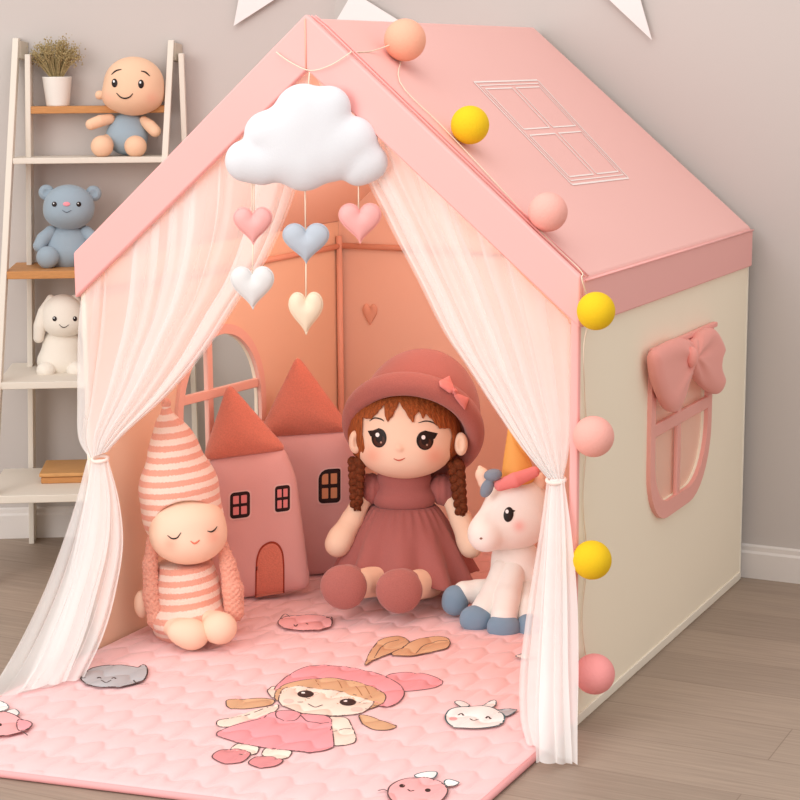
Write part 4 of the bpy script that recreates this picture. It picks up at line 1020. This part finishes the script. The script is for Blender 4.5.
arm = lambda pts, r: U(4, g.ch(pts, r, 3))
g.add('arm', arm([(364, 496, 4), (352, 520, 14), (341, 538, 24), (338, 544, 27)], [9, 10.5, 12.5, 13]), m_skin2, 1.5)
g.add('arm', arm([(450, 496, 4), (461, 520, 14), (469, 540, 24), (471, 546, 27)], [9, 10.5, 12, 12]), m_skin2, 1.5)
for pts, sx, sy, vv in (([(386, 580, 30), (376, 581, 60), (360, 584, 86)], 344, 588, 100), ([(428, 582, 30), (422, 583, 60), (411, 587, 88)], 399.5, 592, 104)):
    g.add('leg', g.ch(pts, [16, 15, 14], 2), m_skin2, 1.6)
    sho = U(8, g.e(sx, sy, vv, 21, 21, 10), g.e(sx+4, sy-6, vv-14, 17.5, 17, 14), g.e(sx-1, sy-4, vv+2, 19, 16, 10))
    g.add('shoe', sho, m_rose, 1.5)

# ------------------------------------------------------------------ unicorn
g = Fig('unicorn_plush', 'white plush unicorn with golden horn and blue hooves by the right curtain', 'plush toy', (516, 612))
m_uni = mat('milk_white_plush', (246, 238, 228), .95, .12, 330, attr='Col'); m_uni2 = mat('milk_white_plush_body', (246, 244, 238), .95, .15, 330, sheen=.2)
m_hoof = mat('slate_blue_plush', (128, 156, 178), .95, .15, 330, sheen=.2)
hd = U(14, g.e(518, 511, 8, 33, 37, 30, (0, -10, 0)), g.e(501, 525, 22, 24, 23, 20), g.e(484, 534, 34, 16, 16.5, 16)); hd = U(4, hd, g.e(486, 535.5, 38, 15, 15, 15))
g.add('head', hd, m_uni, 1.5, blush=[(519, 526, 6, (246, 150, 140), .55)], base=(246, 244, 238))
g.multi('eye', hd, [(g.oval(508.5, 514.5, 5, 7.6, 8), m_black, .3, .5), ([(510, 509), (515.5, 510.5), (511.5, 514), (509, 512)], m_black, .6, 0), (g.oval(507, 511.5, 1.6, 2), m_hi, 1.3, .2)])
g.multi('nostril', hd, [(g.oval(481, 538.5, 1.5, 1.1), mat('brown_thread', (150, 110, 96), .7), .3, .2)])
body = U(10, g.e(519, 580, -4, 30, 36, 26), g.e(514, 556, 2, 22, 22, 20), g.e(522, 600, -6, 34, 20, 28)); g.add('body', body, m_uni2, 1.7)
def uleg(pts, r, hx, hy, hv, hr):
    g.add('leg', g.ch(pts, r, 3), m_uni2, 1.5); lg = U(4, g.e(hx, hy, hv, *hr), g.e(hx, hy+4, hv-3, hr[0]*.95, hr[1]*.7, hr[2]*1.05)); g.add('hoof', lg, m_hoof, 1.3)
uleg([(503, 570, 14), (494, 592, 30), (483, 610, 44)], [12, 12, 12], 475.5, 618, 52, (15.5, 12.5, 11))
uleg([(512, 572, 16), (507, 598, 42), (504, 616, 58)], [13, 13, 13], 503.5, 626, 64, (16, 12.5, 12))
uleg([(500, 590, 0), (478, 592, 8), (464, 592, 14)], [13, 12, 11], 455, 600, 20, (13, 15, 11))
uleg([(526, 590, 14), (528, 606, 36), (528, 620, 50)], [13, 13, 12], 529, 626, 58, (13, 12.5, 12))
m_horn = mat('golden_horn_fabric', (238, 178, 96), .6, .08, 300)
def horn_f():
    b0, b1 = g.L(518, 474, 10), g.L(511, 418, 10)
    c_ = cap(b0, b1, 17, 1.5); d = (b1-b0)/np.linalg.norm(b1-b0)
    def f(p):
        q = p-b0; h = q@d; a = np.arctan2(q[..., 0]-h*d[0], -(q[..., 1]-h*d[1])); return c_.f(p)+1.3*np.exp(-((np.mod(a*1.0+h*.045+2.9, 2*PI/2)-PI/2)/.18)**2)*np.clip((56-h)/20, 0, 1)
    return S(f, c_.lo-2, c_.hi+2)
g.add('horn', horn_f(), m_horn, 1.3)
m_ear = mat('cream_pink_ear', (250, 222, 200), .9, .1, 300)
for a, b, sg in ((482, 474, -1), (539, 481, 1)): g.add('ear', U(2, g.ch([(a-sg*3, b+8, 10), (a, b, 10), (a+sg*2, b-6, 10)], [7, 6.5, 2.5], 2)), m_ear, 1.1)
m_tb, m_tp = mat('blue_grey_felt_petal', (134, 150, 166), .9, .15, 300), mat('pink_felt_petal', (236, 142, 140), .9, .15, 300)
g.add('mane_tuft', U(1, g.e(493, 475, 36, 9, 6, 7, (0, -8, 0)), g.e(487, 488, 36, 6, 10, 6, (0, 24, 0))), m_tb, 1.0)['label'] = 'blue grey felt tuft'
g.add('mane_tuft', U(2, g.ch([(500, 485, 36), (515, 480, 36), (534, 472, 30)], [6, 7, 5.5], 2)), m_tp, 1.1)['label'] = 'pink felt tuft'

# ------------------------------------------------------------------ light
def area(name, loc, to, size, power, col):
    l = bpy.data.lights.new(name, 'AREA'); l.shape = 'DISK'; l.size = size; l.energy = power; l.color = col
    o = bpy.data.objects.new(name, l); COL.objects.link(o); o.location = loc
    o.rotation_euler = (Vector(to)-Vector(loc)).to_track_quat('-Z', 'Y').to_euler(); return o
area('key_light', (-1.0, -4.1, 2.1), (0, .4, .5), 2.8, 92, (1, .97, .955))  # unseen soft key added at front left to shine into the tent
area('top_fill', (.6, -1.2, 3.4), (.3, .2, .3), 2.6, 30, (1, .96, .93))  # overhead fill added out of view to brighten the roof
pl_ = bpy.data.lights.new('tent_fill', 'POINT'); pl_.energy = 5.6; pl_.shadow_soft_size = .16; pl_.color = (1, .87, .80)  # warm fill added under the ridge to brighten the interior, no visible source
po = bpy.data.objects.new('tent_fill', pl_); COL.objects.link(po); po.location = (.02, .66, 1.12)
w = bpy.data.worlds.new('room_light'); SC.world = w; w.use_nodes = True
w.node_tree.nodes['Background'].inputs[0].default_value = (1, .97, .95, 1); w.node_tree.nodes['Background'].inputs[1].default_value = .92
SC.view_settings.view_transform = 'Standard'; SC.view_settings.look = 'None'; SC.view_settings.exposure = 0
SC.cycles.transparent_max_bounces = 24; SC.cycles.use_denoising = True
